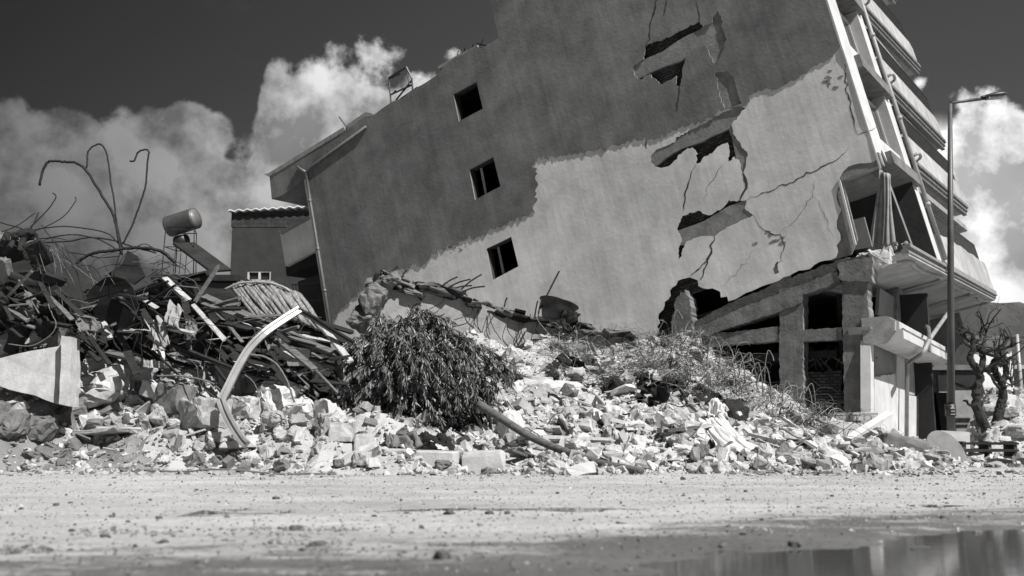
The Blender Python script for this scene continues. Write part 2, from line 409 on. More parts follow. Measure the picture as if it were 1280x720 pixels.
def scatter(mb, pts, sizes, tmpls, mats_n, flatten=0., probs=None, dark=False):
    ti = RNG.integers(0, len(tmpls), len(pts))
    mi = RNG.choice(mats_n, len(pts), p=probs)
    for p, s_, t_, m_ in zip(pts, sizes, ti, mi):
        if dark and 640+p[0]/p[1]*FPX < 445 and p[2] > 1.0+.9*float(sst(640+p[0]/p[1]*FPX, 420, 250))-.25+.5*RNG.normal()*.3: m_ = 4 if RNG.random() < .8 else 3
        V, F = tmpls[t_]; R = rrot()
        if flatten and RNG.random() < flatten:
            R = rotm((0, 0, 1), RNG.uniform(0, 6.3))@rotm((1, 0, 0), RNG.normal()*.35)@rotm((0, 1, 0), RNG.normal()*.3)
        mb.add((V*s_*RNG.uniform(.75, 1.25, 3))@R.T+p, F, int(m_))

# ------------------------------------------------------------------ ground sheet
PUD = [on_ground(x, y) for x, y in ((600, 726), (680, 704), (760, 688), (860, 672), (980, 660), (1100, 654), (1280, 649), (1500, 646))]
PX_ = np.array([p[0] for p in PUD]); PY_ = np.array([p[1] for p in PUD])
def puddle_depth(x, y):
    e = np.interp(x, PX_, PY_); d = e-y+fbm(x*1.1, y*1.1, 40, 4)*.9
    d = d-np.clip(PX_[0]+.2-x, 0, 5)*2
    return sst(d, -.35, .9)
def road_h(x, y):
    h = fbm(x*.35, y*.7, 3, 3)*.035+fbm(x*2.2, y*4.5, 9, 4)*.016+fbm(x*9, y*14, 21, 3)*.007
    rut = sst(np.abs(((y-7.2-.12*x)/.5)), 1, 0)*-.012+sst(np.abs(((y-9.6-.08*x)/.45)), 1, 0)*-.014
    h = h*(.6+.4*sst(y, 3, 8))+rut
    pdp = puddle_depth(x, y)
    return np.clip(h, -.05, .06)*(1-pdp*.75)-pdp*.028-.004
xs = np.concatenate([np.linspace(-400, -15, 12)[:-1], np.linspace(-15, -9, 12)[:-1], np.linspace(-9, 12, 470)[:-1], np.linspace(12, 24, 20)[:-1], np.linspace(24, 500, 12)])
ys = np.concatenate([np.linspace(-60, 1.5, 8)[:-1], np.linspace(1.5, 7, 260)[:-1], np.linspace(7, 16, 200)[:-1], np.linspace(16, 40, 40)[:-1], np.linspace(40, 1500, 14)])
GX, GY = np.meshgrid(xs, ys); GZ = np.where((GX > -15) & (GX < 20) & (GY > 0) & (GY < 40), road_h(GX, GY), 0.)
def grid_mesh(name, X, Y, Z, m, smooth=True, mi=None):
    ny, nx = X.shape; me = bpy.data.meshes.new(name)
    V = np.stack([X, Y, Z], -1).reshape(-1, 3); i = np.arange((ny-1)*(nx-1)); r = i//(nx-1); c = i % (nx-1); a = r*nx+c
    F = np.stack([a, a+1, a+nx+1, a+nx], -1)
    me.vertices.add(len(V)); me.vertices.foreach_set('co', V.ravel()); me.loops.add(F.size); me.loops.foreach_set('vertex_index', F.ravel())
    me.polygons.add(len(F)); me.polygons.foreach_set('loop_start', np.arange(len(F))*4); me.polygons.foreach_set('loop_total', np.full(len(F), 4))
    me.polygons.foreach_set('use_smooth', np.full(len(F), smooth))
    for q in (m if isinstance(m, list) else [m]): me.materials.append(MATS[q])
    if mi is not None: me.polygons.foreach_set('material_index', mi.ravel()[a].astype(int) if mi.size == X.size else mi.ravel())
    me.update(); me.validate(); o = bpy.data.objects.new(name, me); COL.objects.link(o); return o
g = grid_mesh('ground', GX, GY, GZ, 'dirt_road'); tag(g, kind='structure')
wet_vignette = sst(GX, -.6, 1.2)*sst(np.interp(GX, PX_, PY_)+2.2-GY, 0, 2.6)*.85+sst(6.0-GY, 0, 2.4)*.9  # last term darkens the whole foreground: wet mud plus painted lens vignette
wet_vignette = np.maximum(wet_vignette, puddle_depth(GX, GY))+.22*sst(np.abs(GY-6.2-.1*GX), .5, .0)*sst(-GX, -.5, 1)
at_ = g.data.attributes.new('wet_vignette', 'FLOAT', 'POINT'); at_.data.foreach_set('value', wet_vignette.ravel())
PX2, PY2 = np.meshgrid(np.linspace(-2.2, 9, 3), np.linspace(1.2, 8.5, 3))
tag(grid_mesh('puddle', PX2, PY2, PX2*0-.021, 'muddy_water'), kind='structure')

# ------------------------------------------------------------------ hill far right
HX, HY = np.meshgrid(np.linspace(60, 420, 110), np.linspace(260, 420, 50))
hh = 43*sst(HX, 60, 120)*sst(HY, 262, 330)*(1+.0*HX)+fbm(HX*.03, HY*.03, 2, 5)*9-(np.clip(HX-150, 0, 300)*.045)
hh = np.where(hh < 0, 0, hh)*sst(HX, 60, 95)+fbm(HX*.35, HY*.35, 8, 3)*1.6-.8
tag(grid_mesh('hills', HX, HY, hh, 'hill_scrub', smooth=False), kind='structure')

# ------------------------------------------------------------------ rubble heap (height field the pieces lie on)
CR = np.array([(-200, 330, 19), (0, 345, 18), (60, 350, 18), (120, 372, 18), (190, 372, 18), (250, 392, 18.5), (330, 425, 18.5), (400, 440, 19), (450, 430, 20), (520, 430, 22), (600, 436, 22), (660, 436, 22), (720, 434, 23), (800, 428, 24), (850, 432, 24), (890, 452, 23.5), (940, 478, 22), (1000, 510, 21), (1060, 533, 20), (1110, 548, 19), (1160, 566, 18.5), (1200, 580, 18), (1260, 590, 17.5), (1500, 592, 17)], float)
def crest(px):
    cy = np.interp(px, CR[:, 0], CR[:, 1]); cY = np.interp(px, CR[:, 0], CR[:, 2])
    X = -(cy-360)/FPX; z = CAMZ+cY*(math.sin(PITCH)+X*math.cos(PITCH))/(math.cos(PITCH)-X*math.sin(PITCH))
    return cY, np.maximum(z, .02)
def heap_base(x, y):
    px = 640+x/np.maximum(y, 1)*FPX*.995
    cY, hc = crest(px)
    foot = 13.6+fbm(x*.5, x*0, 31, 3)*.9+fbm(x*2.2, x*0, 37, 3)*.5+.5*sst(px, 900, 1200)+.9*sst(px, 300, 0)*0
    t = np.clip((y-foot)/(cY-foot), 0, 1)
    prof = t**.95*(.75+.25*t)
    h = hc*prof
    back = sst(y, cY+1.5, cY+9); h = h*(1-.75*back)
    h2 = 1.9*sst(px, 1190, 1235)*sst(y, 27.5, 34)*(1-sst(y, 38, 46)); h = np.maximum(h, h2)
    return h
def heap_h(x, y):
    b = heap_base(x, y); k = sst(b, 0, .5)
    return b+(fbm(x*.9, y*.9, 51, 3)*.55+fbm(x*3.1, y*3.1, 55, 3)*.16)*k+fbm(x*9, y*9, 58, 2)*.05*sst(b, 0, .1)-.02
MX, MY = np.meshgrid(np.linspace(-15, 24, 400), np.linspace(13., 46, 330))
MZ = heap_h(MX, MY); b0 = heap_base(MX, MY); MZ = np.where(b0 < .01, -.15, MZ)
pxg = 640+MX/MY*FPX
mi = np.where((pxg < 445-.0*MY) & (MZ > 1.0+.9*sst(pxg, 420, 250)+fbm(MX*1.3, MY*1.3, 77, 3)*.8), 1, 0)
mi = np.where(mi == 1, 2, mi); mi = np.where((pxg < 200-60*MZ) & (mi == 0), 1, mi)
mi = np.where((pxg > 640) & (fbm(MX*.9+5, MY*.9, 61, 4) > .26) & (MY > 15), 1, mi)
tag(grid_mesh('rubble_mound', MX, MY, MZ, ['dust', 'soil_dark', 'near_black'], smooth=False, mi=mi), kind='structure')

def hz(x, y): return float(heap_h(np.array(x, float), np.array(y, float)))
def spot(px, py):
    """where the line of sight through this point of the photograph meets the heap"""
    r = ray(px, py); r = r/r[1]; Y = np.arange(12.4, 45, .06); X = r[0]*Y; Z = CAMZ+r[2]*Y
    hb = heap_base(X, Y); zz = np.where(hb > .01, heap_h(X, Y), np.where(Y < 14, road_h(X, Y), 0.)); k = np.nonzero(Z <= zz)[0]
    return CAM+r*(Y[k[0]] if len(k) else 24.)

# ------------------------------------------------------------------ LEANING BUILDING
U = np.array([.81294228, -.53796181, .22298417]); V_ = np.array([-.20939714, .0872609, .97392935]); W_ = np.array([.54339459, .83844059, .04170959])
C0 = at(1130, 308, 26.)
Rb = np.array([U, W_, V_]).T
def gb(px, py, c=0.):
    """photograph point -> (along, up) on the gable wall plane (shifted c metres in)"""
    r = ray(px, py); t = ((C0-CAM)@W_+c)/(r@W_); p = CAM+r*t-C0; return (p@U, p@V_)
def fb(px, py, a=0.):
    r = ray(px, py); t = ((C0-CAM)@U+a)/(r@U); p = CAM+r*t-C0; return (p@W_, p@V_)
def G(pts, c=0.): return [gb(x, y, c) for x, y in pts]
B = empty('leaning_building', C0, Rb)
tag(B, 'tall cracked apartment block leaning left, blank side wall with three small windows', 'building')
NF = 4; FH = 3.05
TOPB = 16.5
# outline of the gable wall
outer_px = [(1128, 305)]
wall_out = [gb(1088, 312), gb(1045, 322)]
edge_bottom = rag([gb(1045, 322), gb(980, 347), gb(940, 364), gb(911, 376)], .04, .15, 3, False)
bite = rag([gb(911, 376), gb(897, 361), gb(878, 360), gb(862, 346), gb(853, 349), gb(841, 360), gb(829, 382), gb(824, 404), gb(818, 424)], .10, .12, 4, False)
low = [gb(800, 470), gb(430, 520), gb(418, 460)]
left = [gb(378, 213)]
roofl = [gb(386, 205), gb(433, 162), gb(455, 146), gb(467, 144), gb(491, 128), gb(530, 105), gb(551, 90), gb(553, 84), gb(569, 72), gb(595, 58), gb(604, 60), gb(624, 47), gb(620, 28)]
roofl = [roofl[0]]+rag(roofl[1:], .06, .4, 8, False)
kx = roofl[-1][0]
topc = [(kx, TOPB), (0, TOPB)]
corner = [(0., 2.95)]
cbite = rag([gb(1098, 196), gb(1060, 208), gb(1050, 222), gb(1046, 240), gb(1052, 262), gb(1046, 285), gb(1050, 300), gb(1045, 322)], .07, .14, 9, False)
cbite[0] = (cbite[0][0], cbite[0][1])
outline = edge_bottom[:-1]+bite[:-1]+low+left+roofl+topc+[(0., cbite[0][1]+.05)]+cbite[:-1]
win_px = [[(567, 118), (596, 102), (604, 136), (574, 152)], [(587, 212), (617, 196), (626, 233), (594, 250)], [(608, 311), (639, 296), (648, 333), (616, 350)]]
wins = [G(q) for q in win_px]
cl1 = [(806, 60), (812, 54), (828, 50), (838, 46), (856, 36), (873, 27), (879, 34), (890, 28), (896, 14), (902, 20), (904, 40), (908, 50), (902, 68), (896, 82), (891, 76), (883, 58), (868, 60), (858, 72), (853, 92), (850, 108), (845, 106), (846, 95), (828, 106), (815, 98), (812, 92), (802, 100), (794, 95), (792, 82), (805, 74)]
cl1b = [(894, 92), (908, 89), (918, 97), (922, 115), (927, 130), (906, 137)]
cl2 = [(840, 157), (843, 141), (851, 142), (870, 137), (884, 137), (888, 141), (864, 150)]
cl3 = [(814, 194), (820, 187), (843, 178), (845, 172), (870, 160), (904, 140), (924, 133), (932, 135), (924, 144), (914, 156), (918, 169), (926, 180), (934, 192), (932, 205), (928, 217), (924, 200), (918, 196), (910, 203), (912, 190), (909, 178), (897, 183), (890, 192), (880, 196), (875, 204), (870, 205), (872, 192), (865, 184), (853, 190), (838, 206), (826, 210), (813, 203)]
cl4 = [(846, 287), (853, 270), (872, 263), (885, 269), (902, 261), (911, 250), (921, 252), (933, 250), (931, 261), (942, 269), (927, 275), (902, 288), (893, 295), (872, 296), (858, 302), (853, 314), (848, 328), (848, 311), (852, 300)]
cl5 = [(1052, 78), (1062, 90), (1060, 100), (1050, 92)]
cl6 = [(966, 336), (972, 326), (974, 340), (968, 343)]
cl7 = [(776, -8), (790, -6), (788, 3), (778, 2)]
hpx = [cl1, cl1b, cl2, cl3, cl4, cl6]
holes = [rag(G(q), .028, .06, 20+i) for i, q in enumerate(hpx)]
mb = MB(); mb.plate(outline, wins+holes, 0, .035, side=1); mb.build('gable_wall', ['wall_pale', 'beam_exposed'], B)
# thick grey render over the upper part, ragged where it has come away
gl = [(414, 402), (430, 384), (455, 360), (470, 352), (510, 335), (530, 330), (548, 312), (575, 303), (600, 296), (640, 275), (660, 271), (672, 248), (670, 225), (666, 203), (680, 196), (702, 196), (740, 189), (775, 180), (801, 175), (820, 172), (842, 165), (858, 158), (880, 150), (905, 136)]
gr_edge = rag(G(gl), .09, .05, 31, False)
gr2 = rag(G([(930, 133), (940, 118), (955, 111), (970, 113), (985, 103), (1000, 98), (1012, 88), (1030, 78), (1046, 64)]), .07, .05, 33, False)
greycoat = gr_edge+gr2+[(-.012, gr2[-1][1]+.1), (-.012, TOPB-.01), (kx+.01, TOPB-.01)]+roofl[::-1][1:-1]+[gb(383, 214)]
h_in = holes[:2]
clr = [p for p in greycoat]
mb = MB(); mb.plate(greycoat, wins[:2]+[holes[0]]+[holes[1]][:1], -.024, -.001); mb.build('grey_render', 'wall_grey', B)
# behind the holes: brick infill set back, floor beams nearly flush
mb = MB(); mb.box((-5.0, .19, 8.8), (7.5, .12, 16.4)); mb.build('brick_infill', 'brick_dark', B); mb = MB(); mb.box((-7.4, .45, -.4), (2.2, .12, 2.6)); mb.build('brick_infill', 'brick_dark', B)
beams = [[(780, 88), (784, 104), (880, 62), (893, 56), (910, 56), (908, 8), (894, 8), (876, 36)], [(805, 190), (843, 175), (928, 126), (940, 132), (934, 144), (912, 160), (865, 181), (840, 192), (822, 206), (805, 212)],
         [(842, 290), (880, 276), (935, 246), (950, 268), (905, 292), (862, 306), (842, 306)]]
for q in beams:
    mb = MB(); mb.plate(rag(G(q), .03, .25, 40), [], .014, .12); mb.build('exposed_beam', 'beam_exposed', B)
mb = MB(); mb.plate(G([(886, 50), (884, 86), (900, 150), (940, 150), (930, 88), (912, 50)]), [], .017, .121)
mb.build('exposed_column', 'beam_exposed', B); mb = MB(); mb.plate(G([(905, 150), (922, 150), (940, 200), (936, 226), (926, 226), (914, 170)]), [], .019, .122)
mb.build('exposed_column', 'beam_exposed', B); mb = MB(); mb.plate(G([(948, 355), (988, 355), (988, 318), (956, 318)]), [], .020, .122); mb.build('exposed_column', 'beam_exposed', B)
# cracks
def ribbon(mb, pts, wmin, wmax, seed, y):
    P = rag(pts, .05, .10, seed, False); n = len(P); L = []; Rr = []
    for i, p in enumerate(P):
        q = P[min(i+1, n-1)]; o_ = P[max(i-1, 0)]; d = np.array(q)-np.array(o_); d /= np.linalg.norm(d)+1e-9; nn = np.array([-d[1], d[0]])
        ww = (wmin+(wmax-wmin)*abs(float(vn(np.array(i*.6), np.array(seed*1.3), 3)))*2)*min(1, .3+3*min(i, n-1-i)/n)
        L.append(np.array(p)+nn*ww/2); Rr.append(np.array(p)-nn*ww/2)
    vs = [(p[0], y, p[1]) for p in L]+[(p[0], y, p[1]) for p in Rr]
    mb.add(vs, [(i, i+1, n+i+1, n+i) for i in range(n-1)])
cr = [([(824, -10), (818, 18), (813, 35), (808, 58)], .03, .12, 1), ([(871, 0), (873, 15), (876, 28)], .02, .05, 1), ([(851, 106), (848, 120), (845, 140)], .04, .13, 1),
      ([(869, 205), (860, 230), (853, 266)], .02, .07, 0), ([(929, 215), (933, 235), (925, 250)], .05, .14, 0), ([(932, 251), (965, 238), (1000, 222), (1040, 203), (1060, 185)], .015, .05, 0),
      ([(942, 269), (955, 288), (975, 293), (980, 312), (970, 334)], .02, .05, 0), ([(893, 295), (887, 320), (875, 350)], .03, .10, 0), ([(888, 322), (872, 338), (862, 346)], .02, .05, 0),
      ([(1056, 80), (1058, 115), (1068, 150), (1072, 168)], .02, .06, 0), ([(975, 290), (1000, 268), (1016, 245), (1018, 225)], .008, .02, 0), ([(805, 160), (808, 172), (808, 186)], .02, .08, 0),
      ([(1018, 245), (1035, 275), (1042, 300)], .006, .018, 0), ([(905, 205), (888, 228), (880, 252)], .008, .022, 0), ([(1072, 168), (1084, 165), (1096, 158)], .02, .04, 0), ([(830, 20), (833, 5), (835, -5)], .02, .12, 1), ([(945, 312), (925, 335), (902, 358)], .006, .02, 0)]
for pts, a_, b_, up in cr:
    mb = MB(); ribbon(mb, G(pts), a_, b_, int(pts[0][0]) % 97, -.027 if up else -.004); mb.build('crack', 'plaster_crack', B)
# small spalls near the corner
mb = MB()
for q in range(26):
    x, y = [(1035+RNG.normal()*9, 100+RNG.normal()*6), (965+RNG.normal()*9, 302+RNG.normal()*6), (572+RNG.normal()*6, 308+RNG.normal()*6)][q % 3]
    a_, b_ = gb(x, y); r_ = RNG.uniform(.02, .07)
    pl_ = [(a_+r_*1.6*math.cos(t)*RNG.uniform(.5, 1.3), b_+r_*math.sin(t)*RNG.uniform(.5, 1.2)) for t in np.arange(7)*6.283/7]
    mb = MB(); mb.plate(pl_, [], -.0035, .02); mb.build('spall', 'beam_exposed', B)
# windows: lining coloured dark so the reveal reads as shaded, frame, dark sashes
for wi, q in enumerate(wins):
    q = np.array(q); c = q.mean(0)
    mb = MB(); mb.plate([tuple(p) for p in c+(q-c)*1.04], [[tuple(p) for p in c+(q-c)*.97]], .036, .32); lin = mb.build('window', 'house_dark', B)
    mb = MB(); mb.plate([tuple(p) for p in c+(q-c)*.98], [[tuple(p) for p in c+(q-c)*.90]], .16, .2); mb.build('frame', 'metal_dark', lin)
    if wi:
        mp = (q[0]+q[3])/2*.73+(q[1]+q[2])/2*.27; d1 = q[0]-q[3]; mb = MB()
        mb.plate([tuple(mp+d1*.47), tuple(mp-d1*.47), tuple(mp-d1*.47+[.09, .0]), tuple(mp+d1*.47+[.09, 0])], [], .21, .24); mb.build('shutter_edge', 'metal_sheet', lin)
# the shell: rear wall, left wall, roof, floor slabs, inner walls (seen through the openings)
LA = gb(378, 213)[0]; BW = 16.7; LA2 = LA
mb = MB(); mb.box((LA/2-.7, BW, 5.5), (-LA-1.4, .2, 22)); mb.build('rear_wall', 'wall_grey', B)
mb = MB(); mb.box((LA+.1, BW/2, 3.2), (.2, BW-.3, 14)); mb.build('side_wall', 'wall_grey', B)
mb = MB()
for k in range(0, 6):
    xl = LA+.3 if k < 3 else (-17.5 if k == 3 else -9.8); mb.box(((xl-.1)/2, BW/2+.15 if k else 8.7, k*FH-.16 if k else -.02), (-xl-.1, BW-.5 if k else 15.4, .24 if k else .2))
mb.build('floor_slab', 'beam_exposed', B)
mb = MB(); mb.plate([(-.2, -.5+.7), (-.2, TOPB-.4), (kx+.6, TOPB-.4), (kx+.6, roofl[-1][1]-.6), (roofl[0][0]+.4, roofl[0][1]-.5), (roofl[0][0]+.4, 0.2)], [], 5.2, 5.35); mb.build('inner_wall', 'unlit_dark', B)
mb = MB(); mb.plate([roofl[0], *roofl[1:], (kx, TOPB), (-.05, TOPB), (-.05, TOPB-.3), (kx+.5, TOPB-.3), (kx+.5, roofl[-1][1]-.5), (roofl[0][0], roofl[0][1]-.4)], [], .11, 5.1); mb.build('roof', 'wall_grey', B)
# eave on the left with its fascia and dark underside
e0 = gb(337, 218); e1 = gb(340, 249); e2 = gb(353, 244)
mb = MB(); mb.plate([e0, e1, e2, gb(384, 222), gb(458, 160), gb(466, 150), gb(433, 161)], [], -.014, 9.); mb.build('eave', 'wall_grey', B)
mb = MB(); mb.plate([gb(337, 216), gb(338, 221), gb(433, 163), gb(430, 159)], [], -.03, 9.05); mb.plate([gb(331, 218), gb(337, 221), gb(345, 215)], [], -.05, .5); mb.build('eave_edge', 'metal_sheet', B)
# down pipe
def gl3(px, py, c): a_, b_ = gb(px, py, 0); return (a_, c, b_)
mb = MB(); mb.tube([gl3(459, 159, -.07), gl3(392, 208, -.07), gl3(384, 216, -.07), gl3(389, 250, -.07), gl3(402, 330, -.07), gl3(415, 412, -.07)], .055, 8, smooth=False)
for y in (250, 310, 362): mb.tube([gl3(382.5+(y-213)*.165, y, -.07), gl3(383+(y-213)*.165, y+3, -.07)], .075, 8, smooth=False)
mb.tube([gl3(373, 209, -.07), gl3(384, 216, -.07)], .055, 8, smooth=False)
mb.build('downpipe', 'metal_pole', B, True)
# rear side balconies sticking out past the left edge
def bside(pts_px, c, c2, name, m):
    P = [gb(x, y, c) for x, y in pts_px]; mb = MB(); mb.plate(P, [], c, c2); return mb.build(name, m, B)
bside([(350, 291), (392, 268), (396, 312), (357, 333)], 2.2, 2.4, 'side_balcony', 'wall_pale')
bside([(349, 289), (392, 266), (392, 270), (351, 293)], 2.1, 2.5, 'side_balcony_coping', 'metal_sheet')
bside([(357, 333), (396, 312), (398, 330), (358, 345)], 3.2, 6.0, 'side_balcony_slab', 'unlit_dark')
bside([(372, 352), (420, 335), (430, 420), (380, 420)], 3.0, 3.15, 'side_wall_lower', 'house_dark')
mb = MB()
for i in range(13):
    x = 366+i*3.6; mb.bar((*gb(x, 356-(x-366)*.1, 2.3), 0)[:1]+(2.3,)+(gb(x, 356-(x-366)*.1, 2.3)[1],), (gb(x+2, 378, 2.3)[0], 2.3, gb(x+2, 378, 2.3)[1]), .02, .02)
for y in (356, 378): mb.bar((gb(364, y, 2.3)[0], 2.3, gb(364, y, 2.3)[1]), (gb(412, y-4, 2.3)[0], 2.3, gb(412, y-4, 2.3)[1]), .04, .04)
mb.build('side_railing', 'metal_dark', B)
# things fixed to the roof edge
mb = MB(); R3 = lambda x, y, c=.4: (gb(x, y, c)[0], c, gb(x, y, c)[1])
for p, q in [((486, 97), (489, 130)), ((486, 97), (508, 84)), ((508, 84), (515, 98)), ((515, 98), (516, 115)), ((486, 99), (500, 92)), ((489, 118), (515, 106)), ((495, 125), (515, 100)), ((495, 113), (490, 118)), ((500, 124), (522, 109)), ((508, 84), (512, 106))]:
    mb.tube([R3(*p), R3(*q)], .035, 5, smooth=False)
mb.tube([R3(486, 98, 1.3), R3(489, 128, 1.3)], .03, 5, smooth=False); mb.tube([R3(486, 97, .4), R3(487, 97, 1.3)], .03, 5, smooth=False)
mb.build('roof_frame', 'metal_dark', B)
mb = MB(); mb.plate(G([(546, 83), (570, 69), (596, 56), (597, 59), (572, 73), (548, 86)]), [], .03, 1.5); mb.build('roof_sheet', 'metal_sheet', B); mb = MB(); mb.plate(G([(430, 158), (456, 140), (462, 141), (458, 150), (440, 160)]), [], .02, 1.2); mb.build('roof_sheet', 'metal_sheet', B)
mb = MB(); mb.tube([R3(434, 160), R3(424, 146)], .025, 5, smooth=False)
for i in range(5): a_ = gb(565+i*9, 70-i*4); mb.tube([(a_[0], .3, a_[1]), (a_[0]+RNG.normal()*.25, .3, a_[1]+.25)], .02, 4, smooth=False)
mb.build('antenna', 'metal_dark', B)

# ---- facade on the right: corner strip, bay, second strip, balconies.  local axes: x out of the facade, y along it, z up
C2 = 5.5; CE = 16.7
mb = MB(); P = rag([(-.02, 2.2), (.15, 2.45), (1.0, 3.0), (1.35, 2.7), (1.35, TOPB), (-.02, TOPB)], .015, .5, 3)
def fplate(loop, x0, x1, m, name, holes=[], parent=B):
    """loop in (y,z); slab between x0 (outer) and x1 (inner)"""
    tri = MB(); tri.plate(loop, holes, 0, x0-x1); 
    for q in tri.v: q[:] = np.stack([x0-q[:, 1], q[:, 0], q[:, 2]], -1)
    tri.f = [f[::-1] for f in tri.f]; return tri.build(name, m, parent)
fplate(P, .05, .004, 'paint_white', 'corner_strip')
fplate([(1.353, 3.0), (1.353, TOPB), (1.62, TOPB), (1.62, 3.0)], -.10, -.24, 'paint_grey', 'strip_return')
fplate(rag([(C2-.95, .1), (C2, .1), (C2, TOPB), (C2-.75, TOPB)], .015, .6, 5), .05, -.35, 'paint_white', 'facade_strip')
mb = MB(); mb.tube([(.16, C2+.12, .2), (.16, C2+.12, 6.), (.16, C2+.12, 14)], .07, 8, smooth=False)
for z in (2, 5, 8, 11): mb.tube([(.16, C2+.12, z), (.16, C2+.12, z+.12)], .095, 8, smooth=False)
mb.build('facade_pipe', 'metal_sheet', B, True)
# bay between the strips
fplate([(1.6, 3.05), (C2-.75, 3.05), (C2-.75, TOPB), (1.6, TOPB)], -.55, -.7, 'paint_grey', 'bay_wall')
for k in range(1, 5):
    z = k*FH
    o = fplate([(1.62, z-.05), (C2-.76, z-.05), (C2-.76, z+.55), (1.62, z+.55)], -.05, -.2, 'paint_white', 'bay_parapet')
    o = fplate([(1.36, z-.45), (C2-.3, z-.45), (C2-.3, z-.06), (1.36, z-.06)], .22, -.5, 'concrete_dark', 'bay_sill')
    fr = MB(); zz = z+.6
    for y_ in (1.75, 3.2, C2-.9): fr.box((-.3, y_, zz+.85), (.06, .07, 1.7))
    for z_ in (zz, zz+1.7): fr.box((-.3, (C2+.85)/2, z_), (.065, C2-2.6, .07))
    wf = fr.build('bay_window', 'paint_white', B)
    g_ = MB(); g_.box((-.33, (C2+.85)/2, zz+.85), (.02, C2-2.65, 1.6)); g_.build('pane', 'glass_dark', wf)
# recessed facade wall behind the balconies, with door openings
dh = []
for k in range(0, 5):
    for y_ in (7.2, 10.2, 13.4): dh.append([(y_, k*FH+.15), (y_+1.3, k*FH+.15), (y_+1.3, k*FH+2.35), (y_, k*FH+2.35)])
fplate([(C2, .02), (CE-.1, .02), (CE-.1, TOPB), (C2, TOPB)], -1.7, -1.9, 'wall_pale', 'facade_wall', dh)
fplate([(C2+.2, .1), (CE-.4, .1), (CE-.4, TOPB-.2), (C2+.2, TOPB-.2)], -2.6, -2.7, 'unlit_dark', 'room_wall')
mb = MB(); mb.box((-.95, C2-.1, TOPB/2+.1), (1.5, .2, TOPB-.3)); mb.build('bay_side_wall', 'wall_pale', B)
for k in range(1, 5):
    z = {1: 3.50, 2: 6.34, 3: 9.32, 4: 12.4}[k]; n0 = len(bpy.data.objects); before = set(bpy.data.objects)
    bal = MB(); bal.box((-.8, (C2+CE)/2+.1, z-.05), (1.74, CE-C2-.1, .16)); bal = bal.build('balcony', 'soffit', B)
    m_ = MB()
    for i, (dx, dz, h_) in enumerate(((.02, -.16, .13), (.09, -.03, .14), (.16, .10, .14))): m_.box((dx-.04, (C2+CE)/2+.12, z+dz), (.14, CE-C2-.05, h_)); 
    m_.build('cornice', 'concrete_dark', bal)
    pr = [(C2+.15, z+.18), (CE+.1, z+.18), (CE+.1, z+.95), (CE-.4, z+1.15), (C2+.5, z+1.15), (C2+.15, z+.95)]
    fplate(pr, .12, 0., 'parapet', 'parapet', parent=bal)
    m_ = MB(); m_.box((-.8, CE+.02, z+.55), (1.6, .12, .75)); m_.build('end_parapet', 'parapet', bal)
    rl = MB(); zt = z+1.2
    top = 1.75 if k == 4 else 2.05
    if k < 4:
        for i in range(46):
            y_ = C2+.4+i*(CE-C2-.5)/45; rl.box((.05, y_, z+(1.2+top)/2), (.025, .14, top-1.2))
        rl.box((.05, (C2+CE)/2, z+top), (.06, CE-C2-.4, .05)); rl.box((.05, (C2+CE)/2, z+1.24), (.06, CE-C2-.4, .05))
        for i in range(9): rl.box((-.2-i*.18, CE+.02, z+(1.0+top)/2), (.03, .03, top-1.0))
    else: rl.box((.05, (C2+CE)/2, z+1.3), (.05, CE-C2-.4, .05))
    rl.build('railing', 'metal_dark', bal)
    m_ = MB(); m_.tube([(.05, C2+.15, z+.2), (.35, C2+.2, z+.28), (.3, C2+.9, z+.3), (.1, C2+.9, z+.22)], .05, 6); m_.build('bracket', 'metal_sheet', bal)
    sl_ = {1: .018, 2: .03, 3: .085, 4: .12}[k]; pv = Matrix.Translation((0, 7.3, z)); bal.matrix_basis = pv @ Matrix.Rotation(sl_, 4, 'X') @ pv.inverted()
# lowest balcony: parapet broken at the far end, railing
bal = MB(); bal.box((-.75, (C2+CE)/2+.1, .0), (1.8, CE-C2-.1, .12)); bal = bal.build('balcony', 'soffit', B)
fplate(rag([(C2+.2, .07), (CE-.2, .07), (CE+.1, .3), (CE, 1.3), (C2+2.2, 1.25), (C2+.3, 1.1)], .04, .5, 8), .12, .0, 'parapet', 'parapet', parent=bal)
rl = MB()
for i in range(50): rl.box((.05, C2+.5+i*(CE-C2-1.6)/49, 1.58), (.025, .14, .7))
rl.box((.05, (C2+CE)/2-.4, 1.95), (.06, CE-C2-1.6, .05)); rl.build('railing', 'metal_dark', bal)
m_ = MB(); m_.box((.12, (C2+CE)/2, .0), (.1, CE-C2+.1, .2)); m_.box((.05, (C2+CE)/2, -.13), (.1, CE-C2+.1, .1)); m_.build('cornice', 'paint_grey', bal)
# top-floor dark corner cut by the frame
mb = MB(); mb.box((-.2, 12.5, 4*FH+1.9), (2.2, 6.5, .25)); mb.build('canopy', 'concrete_dark', B)

# soffit of the overhanging first floor with its moulded panels
def soff(name, x0, x1, y0, y1, z, m, par=B):
    mb = MB(); mb.box(((x0+x1)/2, (y0+y1)/2, z), (abs(x1-x0), abs(y1-y0), .12)); return mb.build(name, m, par)
s_ = soff('soffit_slab', -2.9, .04, .05, CE+.05, -.20, 'soffit')
for (ya, yb) in ((.3, 6.2), (6.5, 12.2), (12.5, CE-.2)):
    n = 28; L = []
    for i in range(n):
        t = i/n*2*math.pi; ca, sa = math.cos(t), math.sin(t)
        ex = .55; L.append((-1.35+1.25*math.copysign(abs(ca)**ex, ca)*(1-.12*math.cos(4*t)), (ya+yb)/2+(yb-ya)/2*math.copysign(abs(sa)**ex, sa)*(1-.08*math.cos(4*t)), -.29))
    L.append(L[0]); mb = MB(); mb.tube(L, .07, 6, cap=False, seg=3); mb.build('moulding', 'soffit', s_, True)
